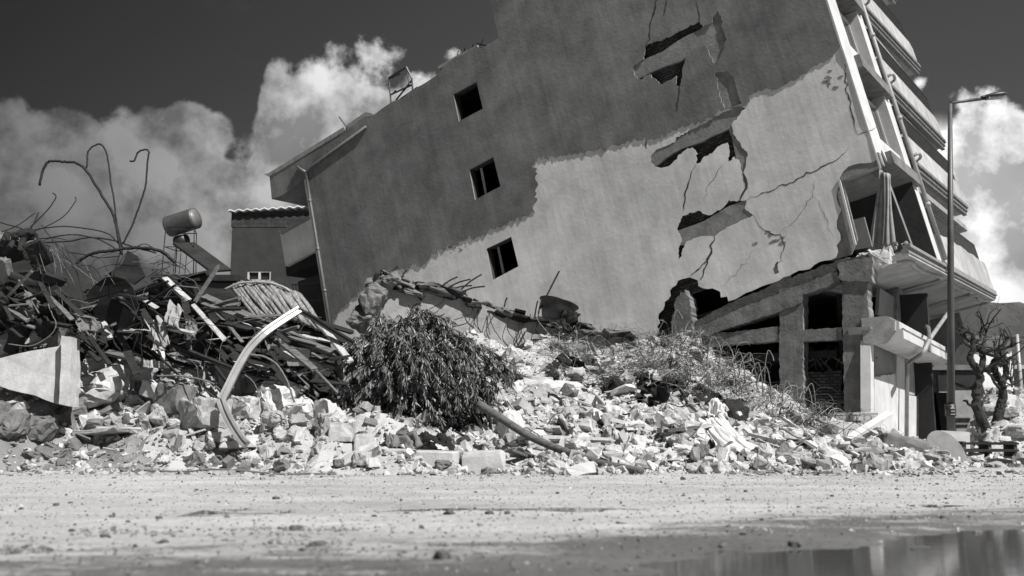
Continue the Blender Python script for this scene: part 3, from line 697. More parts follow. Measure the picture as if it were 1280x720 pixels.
mb = MB(); mb.box((-.02, CE/2+.1, -.12), (.18, CE+.1, .14)); mb.box((.05, CE/2+.1, .0), (.2, CE+.1, .1)); mb.build('slab_edge', 'paint_grey', B)
# broken white corner piece
mb = MB(); V0, F0 = BIG[1]; mb.add(V0*np.array((.9, .5, .9))+np.array((-.75, .12, -.12)), F0); mb.build('plaster_corner', 'plaster_white', B)

# exposed first-floor room at the corner
mb = MB(); mb.box((-1.1, 2.6, 2.72), (2.0, 4.9, .2)); mb.build('room_ceiling', 'beam_exposed', B)
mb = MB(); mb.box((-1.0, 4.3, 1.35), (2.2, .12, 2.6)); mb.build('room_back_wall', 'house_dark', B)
def exposed(pts, c0, c1, m, name): mb = MB(); mb.plate([gb(x, y, c0) for x, y in pts], [], c0, c1); return mb.build(name, m, B)
exposed([(1046, 208), (1098, 190), (1103, 205), (1052, 226)], .02, .35, 'beam_exposed', 'lintel')
exposed([(1040, 216), (1053, 224), (1072, 300), (1064, 318), (1040, 326)], .06, .14, 'beam_exposed', 'bare_wall_edge')
mb = MB(); mb.bar(R3(1049, 225, .0), R3(1069, 306, .0), .07, .06); mb.build('hanging_strip', 'paint_white', B)
exposed([(1062, 276), (1080, 271), (1090, 308), (1068, 312)], .9, 1.0, 'paint_grey', 'room_panel')
# curtain: hanging folds
cs = MB(); n = 60; vs = []; fs = []
q00, q01, q10, q11 = [np.array(gb(*p, 1.3)) for p in ((1099, 212), (1112, 218), (1086, 312), (1119, 310))]
for j in range(14):
    t = j/13
    for i in range(n):
        s2 = i/(n-1); q_ = (q00*(1-s2)+q01*s2)*(1-t)+(q10*(1-s2)+q11*s2)*t
        vs.append((q_[0]+.02*math.sin(t*5+s2*9), 1.3+(.010+.006*t)*math.sin(s2*31+t*1.2)+.03*math.sin(s2*7), q_[1]))
for j in range(13):
    for i in range(n-1): fs.append((j*n+i, j*n+i+1, (j+1)*n+i+1, (j+1)*n+i))
cs.add(vs, fs); cu = cs.build('curtain', 'cloth_worn', B, True)
sm = cu.modifiers.new('t', 'SOLIDIFY'); sm.thickness = .012
mb = MB(); mb.bar((-.12, 1.9, .1), (-.2, 1.8, 2.6), .12, .06); mb.build('door_frame', 'paint_grey', B)
for i in range(22):
    V0, F0 = SMALL[i % 7]; mb = MB(); mb.add((V0*RNG.uniform(.08, .24))@rrot().T+np.array((RNG.uniform(-1.9, .0), RNG.uniform(0, .7), .08+RNG.uniform(0, .1))), F0); mb.build('loose_masonry', 'concrete_mid', B)

# ------------------------------------------------------------------ ground floor: stands upright, in world axes turned like the building
UH = np.array([.834, -.552, 0]); UH /= np.linalg.norm(UH); WH = np.array([-UH[1], UH[0], 0]); ZH = np.array([0, 0, 1.])
G0 = at(1088, 470, 26.4); G0[2] = 0
Rg = np.array([UH, WH, ZH]).T
def gg(px, py, c=0.):
    r = ray(px, py); t = ((G0-CAM)@WH+c)/(r@WH); p = CAM+r*t-G0; return (p@UH, p[2])
def gs(px, py, a=0.):
    r = ray(px, py); t = ((G0-CAM)@UH+a)/(r@UH); p = CAM+r*t-G0; return (p@WH, p[2])
GF = empty('ground_floor', (0, 0, 0))
M_ = Matrix([list(r) for r in Rg]).to_4x4(); M_.translation = Vector(G0)
GF.parent = B; GF.matrix_parent_inverse = Matrix.Identity(4)
Bm = Matrix([list(r) for r in Rb]).to_4x4(); Bm.translation = Vector(C0)
GF.matrix_local = Bm.inverted() @ M_
def gplate(pts, c0, c1, m, name, amp=.03, seed=0):
    P = [gg(x, y, c0) for x, y in pts]; mb = MB(); mb.plate(rag(P, amp*.8, .07, seed) if amp else P, [], c0, c1); return mb.build(name, m, GF)
gplate([(974, 362), (1003, 356), (1004, 420), (1004, 540), (975, 540), (974, 430)], .0, .5, 'beam_worn', 'column', .025, 1)
gplate([(1053, 345), (1084, 340), (1086, 420), (1088, 540), (1056, 540), (1054, 430)], -.02, .5, 'beam_worn', 'column', .025, 2)
gplate([(868, 402), (911, 379), (975, 352), (1050, 324), (1088, 318), (1090, 340), (1000, 365), (870, 418)], .10, .55, 'beam_shadow', 'sloping_beam', .03, 3)  # exposed strip under the plaster, recessed and darkened to draw a shadow line
gplate([(868, 412), (915, 390), (980, 364), (1046, 339), (1050, 352), (1003, 368), (1002, 378), (975, 389), (872, 423)], -.04, .5, 'beam_worn', 'sloping_beam', .03, 23)
gplate([(1047, 330), (1066, 325), (1091, 320), (1091, 352), (1062, 352), (1050, 350)], -.08, .5, 'beam_worn', 'beam_end', .05, 24)
gplate([(868, 420), (973.5, 408), (973.5, 426), (875, 434)], .02, .42, 'beam_worn', 'cross_beam', .02, 4)
gplate([(1004.5, 412), (1052.5, 409), (1052.5, 424), (1004.5, 427)], .02, .42, 'beam_worn', 'cross_beam', .02, 5)
gplate([(845, 372), (856, 362), (862, 372), (866, 420), (868, 450), (838, 450), (840, 400)], -.1, .4, 'beam_worn', 'broken_column', .06, 6)
gplate([(1006, 466), (1053, 462), (1053, 540), (1006, 540)], .5, .6, 'brick_dark', 'infill_wall', .06, 7)
# lath / broken stuff hanging in the bays
mb = MB()
for i in range(16):
    x = RNG.uniform(1010, 1050); y = RNG.uniform(430, 462); p = gg(x, y, .6); q = (p[0]+RNG.normal()*.4, p[1]-RNG.uniform(.1, .8)); mb.bar((p[0], RNG.uniform(.5, 1.2), p[1]), (q[0], RNG.uniform(.5, 1.2), q[1]), .03, .03)
mb.build('hanging_lath', 'wood_grey', GF)
gd = gg(600, 500)[0]
mb = MB(); mb.box((-8, 5.5, 2.3), (17, .2, 5.2)); mb.box((-14, 3, 2), (.2, 6, 4.5)); mb.box((-.9, 3.2, 2.2), (.15, 5, 4.4)); mb.build('inner_wall', 'unlit_dark', GF)
mb = MB(); mb.box((-7.5, 3, 2.75), (13, 5, .2)); mb.build('mezzanine_slab', 'unlit_dark', GF)
# shop side, running away from the camera
def splate(pts, a0, a1, m, name, amp=.0, seed=0):
    P = [gs(x, y, a0) for x, y in pts]; P = rag(P, amp, .2, seed) if amp else P
    t = MB(); t.plate(P, [], 0, a0-a1)
    for q in t.v: q[:] = np.stack([a0-q[:, 1], q[:, 0], q[:, 2]], -1)
    t.f = [f[::-1] for f in t.f]; return t.build(name, m, GF)
splate([(1088, 425), (1092, 425), (1093, 570), (1089, 570)], .06, -.2, 'paint_white', 'door_jamb')
splate([(1093, 424), (1112, 430), (1119, 470), (1122, 470), (1093, 473)], -.02, -.18, 'paint_grey', 'shop_wall_upper', .03, 11)
splate([(1093, 471), (1119, 467), (1121, 500), (1122, 580), (1093, 590)], .03, -.16, 'paint_white', 'shop_wall', .02, 12)
splate([(1121, 440), (1131, 440), (1131, 580), (1119.5, 580)], .0, -.2, 'paint_white', 'shop_pier', .02, 13)
splate([(1132, 436), (1148, 444), (1148, 495), (1132, 492)], .0, -.2, 'soffit', 'shop_panel', .0)
splate([(1132, 493), (1148, 496), (1148, 590), (1132, 590)], .03, -.2, 'paint_white', 'shop_panel_lower', .0)
splate([(1148.5, 444), (1164, 452), (1165, 590), (1149, 590)], .02, -.22, 'paint_white', 'end_pier', .01, 14)
splate([(1088, 408), (1170, 440), (1167, 455), (1092, 428)], .1, -.5, 'soffit', 'lintel_beam', .01, 15)
splate([(1100, 360), (1128, 378), (1130, 408), (1098, 392)], -.4, -.5, 'paint_grey', 'upper_panel', .0)
splate([(1134, 392), (1160, 405), (1162, 425), (1134, 414)], -.4, -.5, 'paint_grey', 'upper_panel', .0)
splate([(1122, 360), (1128, 363), (1128, 415), (1121, 413)], -.3, -.6, 'beam_worn', 'post')
splate([(1088, 345), (1235, 385), (1170, 590), (1088, 590)], -1.6, -1.8, 'house_dark', 'shop_back_wall')
# shop canopy: long white box with a moulded front and a grey rounded end
ca = gs(1100, 400, .5); cb_ = gs(1186, 438, .5)
prof = [(0, .75), (.62, .78), (.85, .62), (.85, .38), (.95, .34), (.95, .06), (.8, -.08), (.1, -.1), (0, -.02)]
def zgf(a_, y_, py):
    """height at which the point (a_, y_) of the shop side shows at photograph row py"""
    p = G0+UH*a_+WH*y_; best = np.arange(0, 8, .01); Z = best-CAMZ; d = p[1]*math.cos(PITCH)+Z*math.sin(PITCH); yy = 360-FPX*(-p[1]*math.sin(PITCH)+Z*math.cos(PITCH))/d
    return float(best[np.argmin(np.abs(yy-py))])
y0_ = .1; y1_ = 6.3; z0_ = zgf(.9, y0_, 425); z1_ = zgf(.9, y1_, 453); prof = [(x*.92, z*.8) for x, z in prof]
can = MB(); n = len(prof); vs = [(x, y0_, z0_+z) for x, z in prof]+[(x, y1_, z1_+z) for x, z in prof]
can.add(vs, [(i, (i+1) % n, n+(i+1) % n, n+i) for i in range(n)]+[tuple(range(n-1, -1, -1)), tuple(range(n, 2*n))])
can = can.build('shop_canopy', 'paint_white', GF)
mb = MB(); mb.tube([(.85, y0_+.05, z0_+.29), (.85, y1_, z1_+.29)], .04, 6, smooth=False); mb.build('trim', 'concrete_dark', can)
ep = [(-.12, -.04), (-.14, .62), (.5, .64), (.72, .5), (.70, .25), (.5, .0), (.2, -.1)]
mb = MB(); mb.plate([(x, z0_+z) for x, z in ep], [], y0_-.18, y0_-.01); mb.build('end_cap', 'concrete_mid', can)
# downpipe in front of the shop
def S3(px, py, a): y, z = gs(px, py, a); return (a, y, z)
mb = MB(); mb.tube([S3(1133, 560, .25), S3(1134, 456, .25), S3(1138, 452, .35), S3(1150, 444, .9), S3(1156, 438, 1.02), S3(1162, 424, 1.02), S3(1186, 390, 1.0)], .06, 8, smooth=False); mb.build('shop_downpipe', 'metal_sheet', GF, True)
mb = MB(); mb.tube([S3(1162, 440, 1.03), S3(1161, 412, 1.0), S3(1158, 408, .8)], .05, 6); mb.build('gutter_hook', 'concrete_dark', GF)
mb = MB(); mb.bar(S3(1147, 450, .06), S3(1147, 545, .06), .05, .05); mb.build('shop_post', 'metal_dark', GF)

# ------------------------------------------------------------------ STREET LAMP
LY = 22.
lb = at(1189, 568, LY); lb[2] = hz(lb[0], LY)-.05; tp = at(1187.5, 130, LY)
SL = tag(empty('street_lamp', lb), 'tall metal street lamp with angled arm in front of the balconies', 'street lamp')
H_ = tp[2]-lb[2]
tx = tp[0]-lb[0]; mb = MB(); mb.tube([(0, 0, .1), (tx*.6, 0, H_*.6), (tx, 0, H_)], .088, 12, r2=.048, smooth=False, seg=1); mb.build('pole', 'tank', SL, True)
hd = at(1250, 121, LY)-lb
mb = MB(); mb.tube([(tx, 0, H_-.02), (tx+.03, 0, H_+.03), tuple(at(1232, 123, LY)-lb)], .036, 8, smooth=False); mb.build('arm', 'metal_dark', SL, True)
hv = []; ks = [(0, .05, .04), (.08, .09, .05), (.25, .15, .08), (.45, .16, .09), (.58, .1, .06), (.64, .02, .02)]
mb = MB(); n = 12; rows = []
for t, wy, wz in ks:
    for i in range(n):
        a_ = i*2*math.pi/n; rows.append((t, wy*math.cos(a_), .04+wz*(math.sin(a_) if math.sin(a_) > 0 else .35*math.sin(a_))))
mb.add(rows, [(i*n+j, i*n+(j+1) % n, (i+1)*n+(j+1) % n, (i+1)*n+j) for i in range(len(ks)-1) for j in range(n)]+[tuple(range(n)), tuple((len(ks)-1)*n+j for j in range(n-1, -1, -1))])
lh = mb.build('lamp_head', 'metal_dark', SL, True); lh.location = at(1227, 124, LY)-lb; lh.rotation_euler = (0, -.1, 0)
mb = MB(); mb.box((.32, 0, .002), (.38, .2, .03)); mb.build('lens', 'metal_sheet', lh)
mb = MB(); mb.box((0, 0, .22), (.62, .5, .75), jit=.02); mb.build('plinth', 'plaster_white', SL)
st = at(1188, 511, LY)-lb
mb = MB(); mb.tube([(st[0], 0, st[2]-.16), (st[0], 0, st[2]+.1)], .115, 12, smooth=False); stk = mb.build('notice', 'metal_dark', SL, True)
mb = MB()
for i in range(4): mb.box((st[0], -.115, st[2]-.12+i*.065), (.10-.02*(i % 2), .006, .022))
mb.build('notice_print', 'metal_sheet', stk)

# ------------------------------------------------------------------ DARK HOUSE left, behind
HY_ = 46.
h0 = at(291, 265, HY_); h1 = at(400, 262, HY_)
HS = tag(empty('dark_house', (h0[0], HY_, 0)), 'dark rendered house with a bright corrugated roof edge, left of the leaning block', 'house')
W__ = h1[0]-h0[0]+4; Ht = h0[2]
wz0 = at(308, 352, HY_)[2]; wz1 = at(308, 338, HY_)[2]; wx0 = at(309, 345, HY_)[0]-h0[0]; wx1 = at(339, 345, HY_)[0]-h0[0]
bh = at(291, 284, HY_)[2]
mb = MB(); mb.plate([(0, 0), (W__, 0), (W__, bh), (0, bh)], [[(wx0, wz0), (wx1, wz0), (wx1, wz1), (wx0, wz1)]], 0, .3); mb.box((.1, 4.2, bh/2), (.2, 7.8, bh)); mb.box((W__/2, 8, bh/2), (W__, .2, bh)); mb.build('wall', 'house_dark', HS)
mb = MB(); mb.box((W__/2, .13, (bh+Ht)/2), (W__+.1, .3, Ht-bh)); mb.box((.12, 4.2, (bh+Ht)/2), (.2, 7.6, Ht-bh)); mb.build('block_parapet', 'brick_house', HS)
mb = MB(); n = 90; vs = []
for i in range(n):
    x = -.15+i*(W__+.3)/(n-1); z = Ht+.03+.045*math.sin(i*1.5)+x*.06
    vs += [(x, -.25, z), (x, 8.2, z+.55), (x, -.25, z-.06), (x, 8.2, z+.49)]
mb.add(vs, [(i*4, (i+1)*4, (i+1)*4+1, i*4+1) for i in range(n-1)]+[(i*4+2, i*4+3, (i+1)*4+3, (i+1)*4+2) for i in range(n-1)]+[(i*4, i*4+2, (i+1)*4+2, (i+1)*4) for i in range(n-1)]); mb.build('corrugated_roof', 'roof_sheet', HS, True)
mb = MB(); cw = (wx0+wx1)/2
mb.plate([(wx0, wz0), (wx1, wz0), (wx1, wz1), (wx0, wz1)], [[(wx0+.08, wz0+.08), (cw-.05, wz0+.08), (cw-.05, wz1-.08), (wx0+.08, wz1-.08)], [(cw+.05, wz0+.08), (wx1-.08, wz0+.08), (wx1-.08, wz1-.08), (cw+.05, wz1-.08)]], .04, .12)
wf = mb.build('window', 'paint_white', HS)
mb = MB(); mb.box((cw, .16, (wz0+wz1)/2), (wx1-wx0-.05, .03, wz1-wz0-.05)); mb.build('pane', 'glass_dark', wf)
# low flat-roofed house carrying the water heater
FY = 33.; f0 = at(196, 346, FY); f1 = at(296, 350, FY)
FHs = tag(empty('flat_roofed_house', (f0[0], FY, 0)), 'low flat-roofed grey house mostly hidden behind the dark debris, under the water tank', 'house')
ww = f1[0]-f0[0]
mb = MB(); mb.box((ww/2, 3, f0[2]/2-.1), (ww, 6, f0[2]-.2)); mb.build('wall', 'house_dark', FHs)
mb = MB(); mb.box((ww/2, 3, f0[2]-.05), (ww+.3, 6.3, .2)); mb.build('roof', 'concrete_black', FHs)
# solar water heater
tk = at(228, 278, FY+.8); S = FY*1./FPX
WHt = tag(empty('solar_water_heater', (tk[0], FY+.8, f0[2])), 'round water tank on a thin steel stand beside a dark solar panel', 'water heater')
zc = tk[2]-f0[2]
mb = MB(); ax = np.array([.93, -.28, .22]); ax /= np.linalg.norm(ax); R_ = .37
mb.tube([tuple(-ax*.54+np.array((0, 0, zc))), tuple(-ax*.5+np.array((0, 0, zc))), tuple(ax*.5+np.array((0, 0, zc))), tuple(ax*.54+np.array((0, 0, zc)))], R_, 28, smooth=False); tn = mb.build('tank', 'tank', WHt, True)
mb = MB(); mb.tube([tuple(ax*.535+np.array((0, 0, zc))), tuple(ax*.56+np.array((0, 0, zc)))], R_*.86, 28, smooth=False)
mb.tube([tuple(ax*.3+np.array((0, 0, zc+.2))), tuple(ax*.3+np.array((0, 0, zc+.62)))], .015, 5, smooth=False); mb.build('tank_cap', 'metal_pole', tn, True)
mb = MB(); z2 = zc-.66; mb.tube([(-.2, .1, z2), (.18, -.05, z2+.04)], .2, 16, smooth=False); mb.build('small_tank', 'metal_dark', WHt, True)
lx = [(-.46, -.3), (.52, -.3), (.36, .45), (-.3, .45)]
for x, y in lx:
    mb = MB(); mb.tube([(x*1.12, y*1.1, 0), (x, y, zc-.28)], .018, 5, smooth=False); mb.build('leg', 'metal_dark', WHt)
mb = MB()
for z in (zc-.3, zc-.92):
    for i in range(4): a_, b_ = lx[i], lx[(i+1) % 4]; mb.tube([(a_[0], a_[1], z), (b_[0], b_[1], z)], .018, 5, smooth=False)
for x in (-.2, .0, .2): mb.tube([(x, -.1, 0), (x+.05, -.1, z2-.1)], .012, 4, smooth=False)
mb.build('stand_rails', 'metal_dark', WHt)
p0 = at(233, 308, FY+.8)-np.array(WHt.location); p1 = at(283, 348, FY+.8)-np.array(WHt.location)
mb = MB(); d_ = p1-p0; L_ = np.linalg.norm(d_); mb.bar(tuple(p0+[0, -.3, .05]), tuple(p1+[.05, -.8, .12]), 1.0, .07, up=(0.55, -.45, .8)); mb.build('solar_panel', 'near_black', WHt)

# ------------------------------------------------------------------ right background: low shop, white wall, pole, trees
BY = 40.
def XZ(px, py, Y): p = at(px, py, Y); return p[0], p[2]
x0, zt = XZ(1160, 458, BY); x1, _ = XZ(1217, 460, BY)
LS = tag(empty('low_shop', (x0, BY, 0)), 'low dark single-storey shop with a thin flat roof edge behind the lamp post', 'shop'); ww = x1-x0
dx0 = XZ(1163, 480, BY)[0]-x0; dx1 = XZ(1185, 480, BY)[0]-x0; dz = XZ(1165, 490, BY)[1]
mb = MB(); mb.plate([(-1, 0), (ww, 0), (ww, zt-.2), (-1, zt-.2)], [[(dx0, .0), (dx1, .0), (dx1, dz), (dx0, dz)]], 0, .25); mb.box((ww-.13, 3, zt/2-.1), (.25, 5.4, zt-.25)); mb.box((ww/2-.5, 5.8, zt/2-.1), (ww+1, .2, zt-.25)); mb.build('wall', 'concrete_dark', LS)
mb = MB(); mb.box(((dx0+dx1)/2, 1.4, dz/2), (dx1-dx0+.6, .1, dz)); mb.build('doorway', 'unlit_dark', LS)  # near-black panel painting the dark inside the door opening
mb = MB(); mb.box((ww/2-.2, 2.7, zt-.08), (ww+1.8, 6.6, .2)); mb.build('roof', 'metal_pole', LS)
mb = MB(); mb.box((ww-.5, -.08, zt*.4), (.9, .1, zt*.75)); mb.box((ww*.62, -.06, zt-.7), (1.6, .08, .7)); mb.build('shutter', 'metal_sheet', LS)
x, z = XZ(1170, 440, BY+6)
HB = tag(empty('pale_house', (x-2, BY+7, 0)), 'small pale house with two windows showing just above the low shop roof', 'house')
zt2 = XZ(1170, 425, BY+7)[1]; W2 = 9.
hol = [[(a_, zt2-1.35), (a_+.65, zt2-1.35), (a_+.65, zt2-.35), (a_, zt2-.35)] for a_ in (2.2, 3.5, 5.1)]
mb = MB(); mb.plate([(0, 0), (W2-3, 0), (W2-3, zt2), (0, zt2)], hol, 0, .25); mb.build('wall', 'wall_pale', HB); mb = MB(); mb.box((3, 4, zt2/2), (5.9, .2, zt2-.1)); mb.build('rear_wall', 'wall_pale', HB)
for q in hol:
    mb = MB(); mb.plate(q, [[(q[0][0]+.07, q[0][1]+.07), (q[1][0]-.07, q[1][1]+.07), (q[2][0]-.07, q[2][1]-.07), (q[3][0]+.07, q[3][1]-.07)]], .03, .1); f_ = mb.build('window', 'paint_white', HB)
    mb = MB(); mb.box((q[0][0]+.325, .14, q[0][1]+.5), (.6, .02, .95)); mb.build('pane', 'glass_dark', f_)
mb = MB(); mb.box((3, 2, zt2+.08), (6.6, 4.8, .16)); mb.build('roof', 'concrete_dark', HB)
x0, zt = XZ(1212, 484, 42); x1, zb = XZ(1256, 503, 42)
WWl = MB(); WWl.box(((x0+x1)/2, 42, zt/2), (x1-x0, .2, zt), jit=.04); single(WWl, 'white_wall', 'paint_white', 'long low white boundary wall seen between the two pruned trunks', 'wall')
x0, zt = XZ(1222, 462, 48); x1, _ = XZ(1330, 462, 48)
RB = tag(empty('grey_house', (x0, 48, 0)), 'grey flat house at the right edge below the dark hill', 'house'); ww = x1-x0
hol = [[(1.9+i*1.5, zt-1.9), (2.7+i*1.5, zt-1.9), (2.7+i*1.5, zt-.8), (1.9+i*1.5, zt-.8)] for i in range(2)]
mb = MB(); mb.plate([(0, 0), (ww, 0), (ww, zt), (0, zt)], hol, 0, .25); mb.build('wall', 'concrete_dark', RB); mb = MB(); mb.box((ww/2, 5, zt/2), (ww-.1, .2, zt-.1)); mb.build('rear_wall', 'concrete_dark', RB)
for q in hol: mb = MB(); mb.plate(q, [[(q[0][0]+.08, q[0][1]+.08), (q[1][0]-.08, q[1][1]+.08), (q[2][0]-.08, q[2][1]-.08), (q[3][0]+.08, q[3][1]-.08)]], .03, .1); mb.build('window', 'paint_white', RB)
mb = MB(); mb.box((ww/2, 2.5, zt+.1), (ww+.6, 6, .18)); mb.build('roof', 'concrete_mid', RB)
mb = MB(); mb.box((ww/2, 3, zt/2), (ww-.4, .1, zt-.2)); mb.build('inner_wall', 'unlit_dark', RB)
x, zt = XZ(1271, 418, 38)
UP = tag(empty('utility_pole', (x, 38, 0)), 'thin pale utility pole with a crossbar at the right edge', 'pole')
mb = MB(); mb.tube([(0, 0, 0), (0, 0, zt)], .1, 8, r2=.07, smooth=False); mb.build('shaft', 'metal_bright', UP, True)
mb = MB(); mb.box((.1, 0, zt-.12), (1.1, .08, .08)); mb.box((.3, 0, zt-.35), (.5, .06, .06)); mb.build('crossbar', 'metal_dark', UP)

def limb(mb, P, r, r2, lump=.0):
    mb.tube(P, r, 9, r2=r2, seg=4)
def pruned(base_px, pts_list, Y, label):
    b_ = at(*base_px, Y); b_[2] = max(0, hz(b_[0], Y)) if heap_base(b_[0], Y) > .01 else 0
    t = tag(empty('pruned_tree', (b_[0], Y, b_[2]-.1)), label, 'tree', 'pruned trees beyond the lamp')
    o_ = np.array(t.location)
    tr = MB(); crn = MB()
    for k, (P, r, r2, dy) in enumerate(pts_list):
        Q = np.array([at(x, y, Y)-o_+np.array((0, dy*i/len(P), 0)) for i, (x, y) in enumerate(P)])
        if k == 0: Q[0] = (Q[0][0], 0, 0)
        S_ = spline(Q, 5)+RNG.normal(size=(len(spline(Q, 5)), 3))*r*.10; m_ = tr if k == 0 else crn
        nb0 = m_.n; m_.tube(S_, r, 10, r2=r2, smooth=False)
        if k == 0: m_.v[-1] += RNG.normal(size=m_.v[-1].shape)*r*.09
        for j in range(6 if k == 0 else 3):      # knots and cut stubs
            q = S_[RNG.integers(2, len(S_))]; V0, F0 = SMALL[4]; m_.add(V0*(r if k == 0 else r2)*RNG.uniform(1.4, 2.5)@rrot().T+q, F0)
        for j in range(3 if k == 0 else 7):
            q = S_[RNG.integers(len(S_)//3, len(S_))]; d = RNG.normal(size=3)*np.array((.26, .26, .2))+np.array((0, 0, .10)); rr_ = max(r2*.5, .022)
            m_.tube([tuple(q), tuple(q+d*.5+RNG.normal(size=3)*.03), tuple(q+d), tuple(q+d*1.3+RNG.normal(size=3)*.06)], rr_, 6, r2=rr_*.6, seg=2)
            V0, F0 = SMALL[4]; m_.add(V0*rr_*2.2+(q+d*1.3), F0)
            if j % 2 and k: m_.tube([tuple(q+d), tuple(q+d+RNG.normal(size=3)*.12+[0, 0, .1]), tuple(q+d+RNG.normal(size=3)*.14+[0, 0, .28])], rr_*.5, 5, r2=rr_*.2, seg=2)
    tr.build('trunk', 'bark', t); crn.build('limbs', 'bark', t); return t
pruned((1236, 556), [([(1236, 560), (1232, 535), (1222, 512), (1220, 490), (1225, 470), (1217, 455)], .15, .11, 0),
    ([(1218, 458), (1211, 448), (1214, 438), (1213, 420), (1202, 414), (1196, 418)], .11, .035, -.3), ([(1222, 470), (1229, 455), (1231, 440), (1228, 436), (1219, 428), (1204, 408)], .11, .035, .4),
    ([(1228, 440), (1238, 438), (1252, 436), (1262, 430)], .07, .03, -.5), ([(1219, 428), (1228, 422), (1231, 404)], .05, .025, .3), ([(1226, 445), (1234, 424), (1240, 414)], .06, .025, .6)], 30., 'dark pruned tree with stubby limbs, nearer the lamp post')
pruned((1246, 556), [([(1246, 560), (1243, 540), (1248, 520), (1251, 505), (1254, 490), (1250, 475), (1243, 464)], .15, .11, 0),
    ([(1244, 466), (1240, 456), (1243, 450), (1241, 444)], .12, .08, -.3), ([(1252, 480), (1258, 468), (1259, 450), (1256, 440), (1262, 428), (1268, 420)], .10, .035, .4),
    ([(1258, 452), (1266, 446), (1270, 450)], .06, .03, .3), ([(1258, 470), (1264, 478), (1262, 484)], .06, .03, -.2)], 30.6, 'dark pruned tree with stubby limbs, the one nearer the right edge')

# ------------------------------------------------------------------ FALLEN WALL behind the shrub
FWY = 23.5
FW = tag(empty('fallen_wall', at(600, 425, FWY)), 'long collapsed concrete wall slab lying below the lowest window, with a crumbling top edge', 'wall slab')
fo = np.array(FW.location)
def FP(pts, Y=FWY): return [((at(x, y, Y)-fo)[0], (at(x, y, Y)-fo)[2]) for x, y in pts]
mb = MB(); mb.plate(rag(FP([(446, 440), (452, 405), (466, 375), (474, 354), (492, 352), (520, 358), (548, 362), (580, 372), (610, 384), (650, 396), (700, 407), (760, 414), (792, 422), (796, 452), (600, 452)]), .05, .3, 2), [], 0, .55); mb.build('slab', 'concrete_mid', FW)
mb = MB()
tl = np.array([(462, 372), (470, 352), (488, 347), (505, 352), (520, 357), (545, 358), (566, 364), (590, 376), (620, 384), (650, 391), (690, 401), (730, 408), (770, 415), (790, 420)], float)
for i in range(330):
    t = RNG.uniform(0, len(tl)-1.001); k = int(t); p = tl[k]*(1-t+k)+tl[k+1]*(t-k)
    q = at(p[0], p[1]+RNG.uniform(-1, 9), FWY)-fo; V0, F0 = MED[RNG.integers(0, 7)]; s0 = RNG.uniform(.15, .5)*(1 if t < 6 else .75); dd = tl[min(k+1, len(tl)-1)]-tl[k]; an = math.atan2(dd[1], dd[0])
    mb.add((V0*s0*np.array((1.5, .9, .55)))@(rotm((0, 1, 0), an+RNG.normal()*.2)@rotm((1, 0, 0), RNG.normal()*.5)).T+q+np.array((0, RNG.uniform(-.1, .5), 0)), F0, int(RNG.random() < .5))
mb.build('broken_edge', ['concrete_dark', 'concrete_black'], FW)
mb = MB()
for i in range(20):
    x = RNG.uniform(530, 760); y = np.interp(x, tl[:, 0], tl[:, 1])+8; q = at(x, y, FWY)-fo; l_ = RNG.uniform(.3, .8)
    mb.tube([tuple(q+[0, -.05, 0]), tuple(q+[RNG.normal()*.1, -.12, -l_*.5]), tuple(q+[RNG.normal()*.25, -.1, -l_])], .009, 4)
for (x, y, x2, y2) in [(548, 362, 572, 346), (556, 362, 588, 349), (560, 364, 590, 357), (572, 366, 602, 343), (575, 366, 606, 358), (630, 384, 634, 372), (668, 398, 672, 376), (672, 398, 677, 374), (500, 352, 509, 337), (487, 348, 497, 333)]:
    mb.tube([tuple(at(x, y, FWY)-fo), tuple(at((x+x2)/2, (y+y2)/2-2, FWY)-fo), tuple(at(x2, y2, FWY)-fo)], .02, 5)
mb.build('bent_bars', 'rust', FW)
# leaning lump of masonry left of it
for (x, y, s0, k, lab) in [(466, 376, .8, 0, 'tall dark broken masonry lump at the left end of the fallen wall'), (452, 400, .7, 4, 'dark broken masonry lump just above the fallen shrub, lower left of the wall end'), (488, 352, .5, 7, 'small dark lump of masonry perched on top of the fallen wall end')]:
    mb = MB(); V0, F0 = BIG[k]; mb.add((V0*s0)@rotm((0, 1, 0), .9+.4*k), F0); o = mb.build('masonry_lump', 'concrete_dark'); tag(o, lab, 'masonry'); o.location = at(x, y, FWY-.6)

# ------------------------------------------------------------------ objects on the crest: basin, cloth, rod
bs = at(697, 386, 22.6)
BA = tag(empty('metal_basin', bs), 'dark round metal basin tipped slightly on the crest under the wall', 'basin'); BA.rotation_euler = (-.1, .28, 0)
mb = MB(); n = 28; rows = []; pr = [(.02, -.28), (.3, -.26), (.37, -.05), (.43, .12), (.45, .14), (.41, .12), (.34, -.05), (.27, -.22), (.02, -.24)]
for r_, z in pr:
    for i in range(n): a_ = i*2*math.pi/n; rows.append((r_*math.cos(a_), r_*math.sin(a_), z))
mb.add(rows, [(i*n+j, i*n+(j+1) % n, (i+1)*n+(j+1) % n, (i+1)*n+j) for i in range(len(pr)-1) for j in range(n)]); mb.build('bowl', 'metal_dark', BA, True)
mb = MB(); mb.tube([(.45*math.cos(a_), .45*math.sin(a_), .14) for a_ in np.linspace(0, 6.283, 25)], .018, 6, cap=False, seg=1); mb.build('rim', 'metal_dark', BA, True)
mb = MB(); mb.tube([at(675, 386, 22.5), at(699, 339, 22.7)], .022, 6, smooth=False); single(mb, 'steel_rod', 'rust', 'thin dark rod sticking up at a slant beside the tipped basin', 'rod')
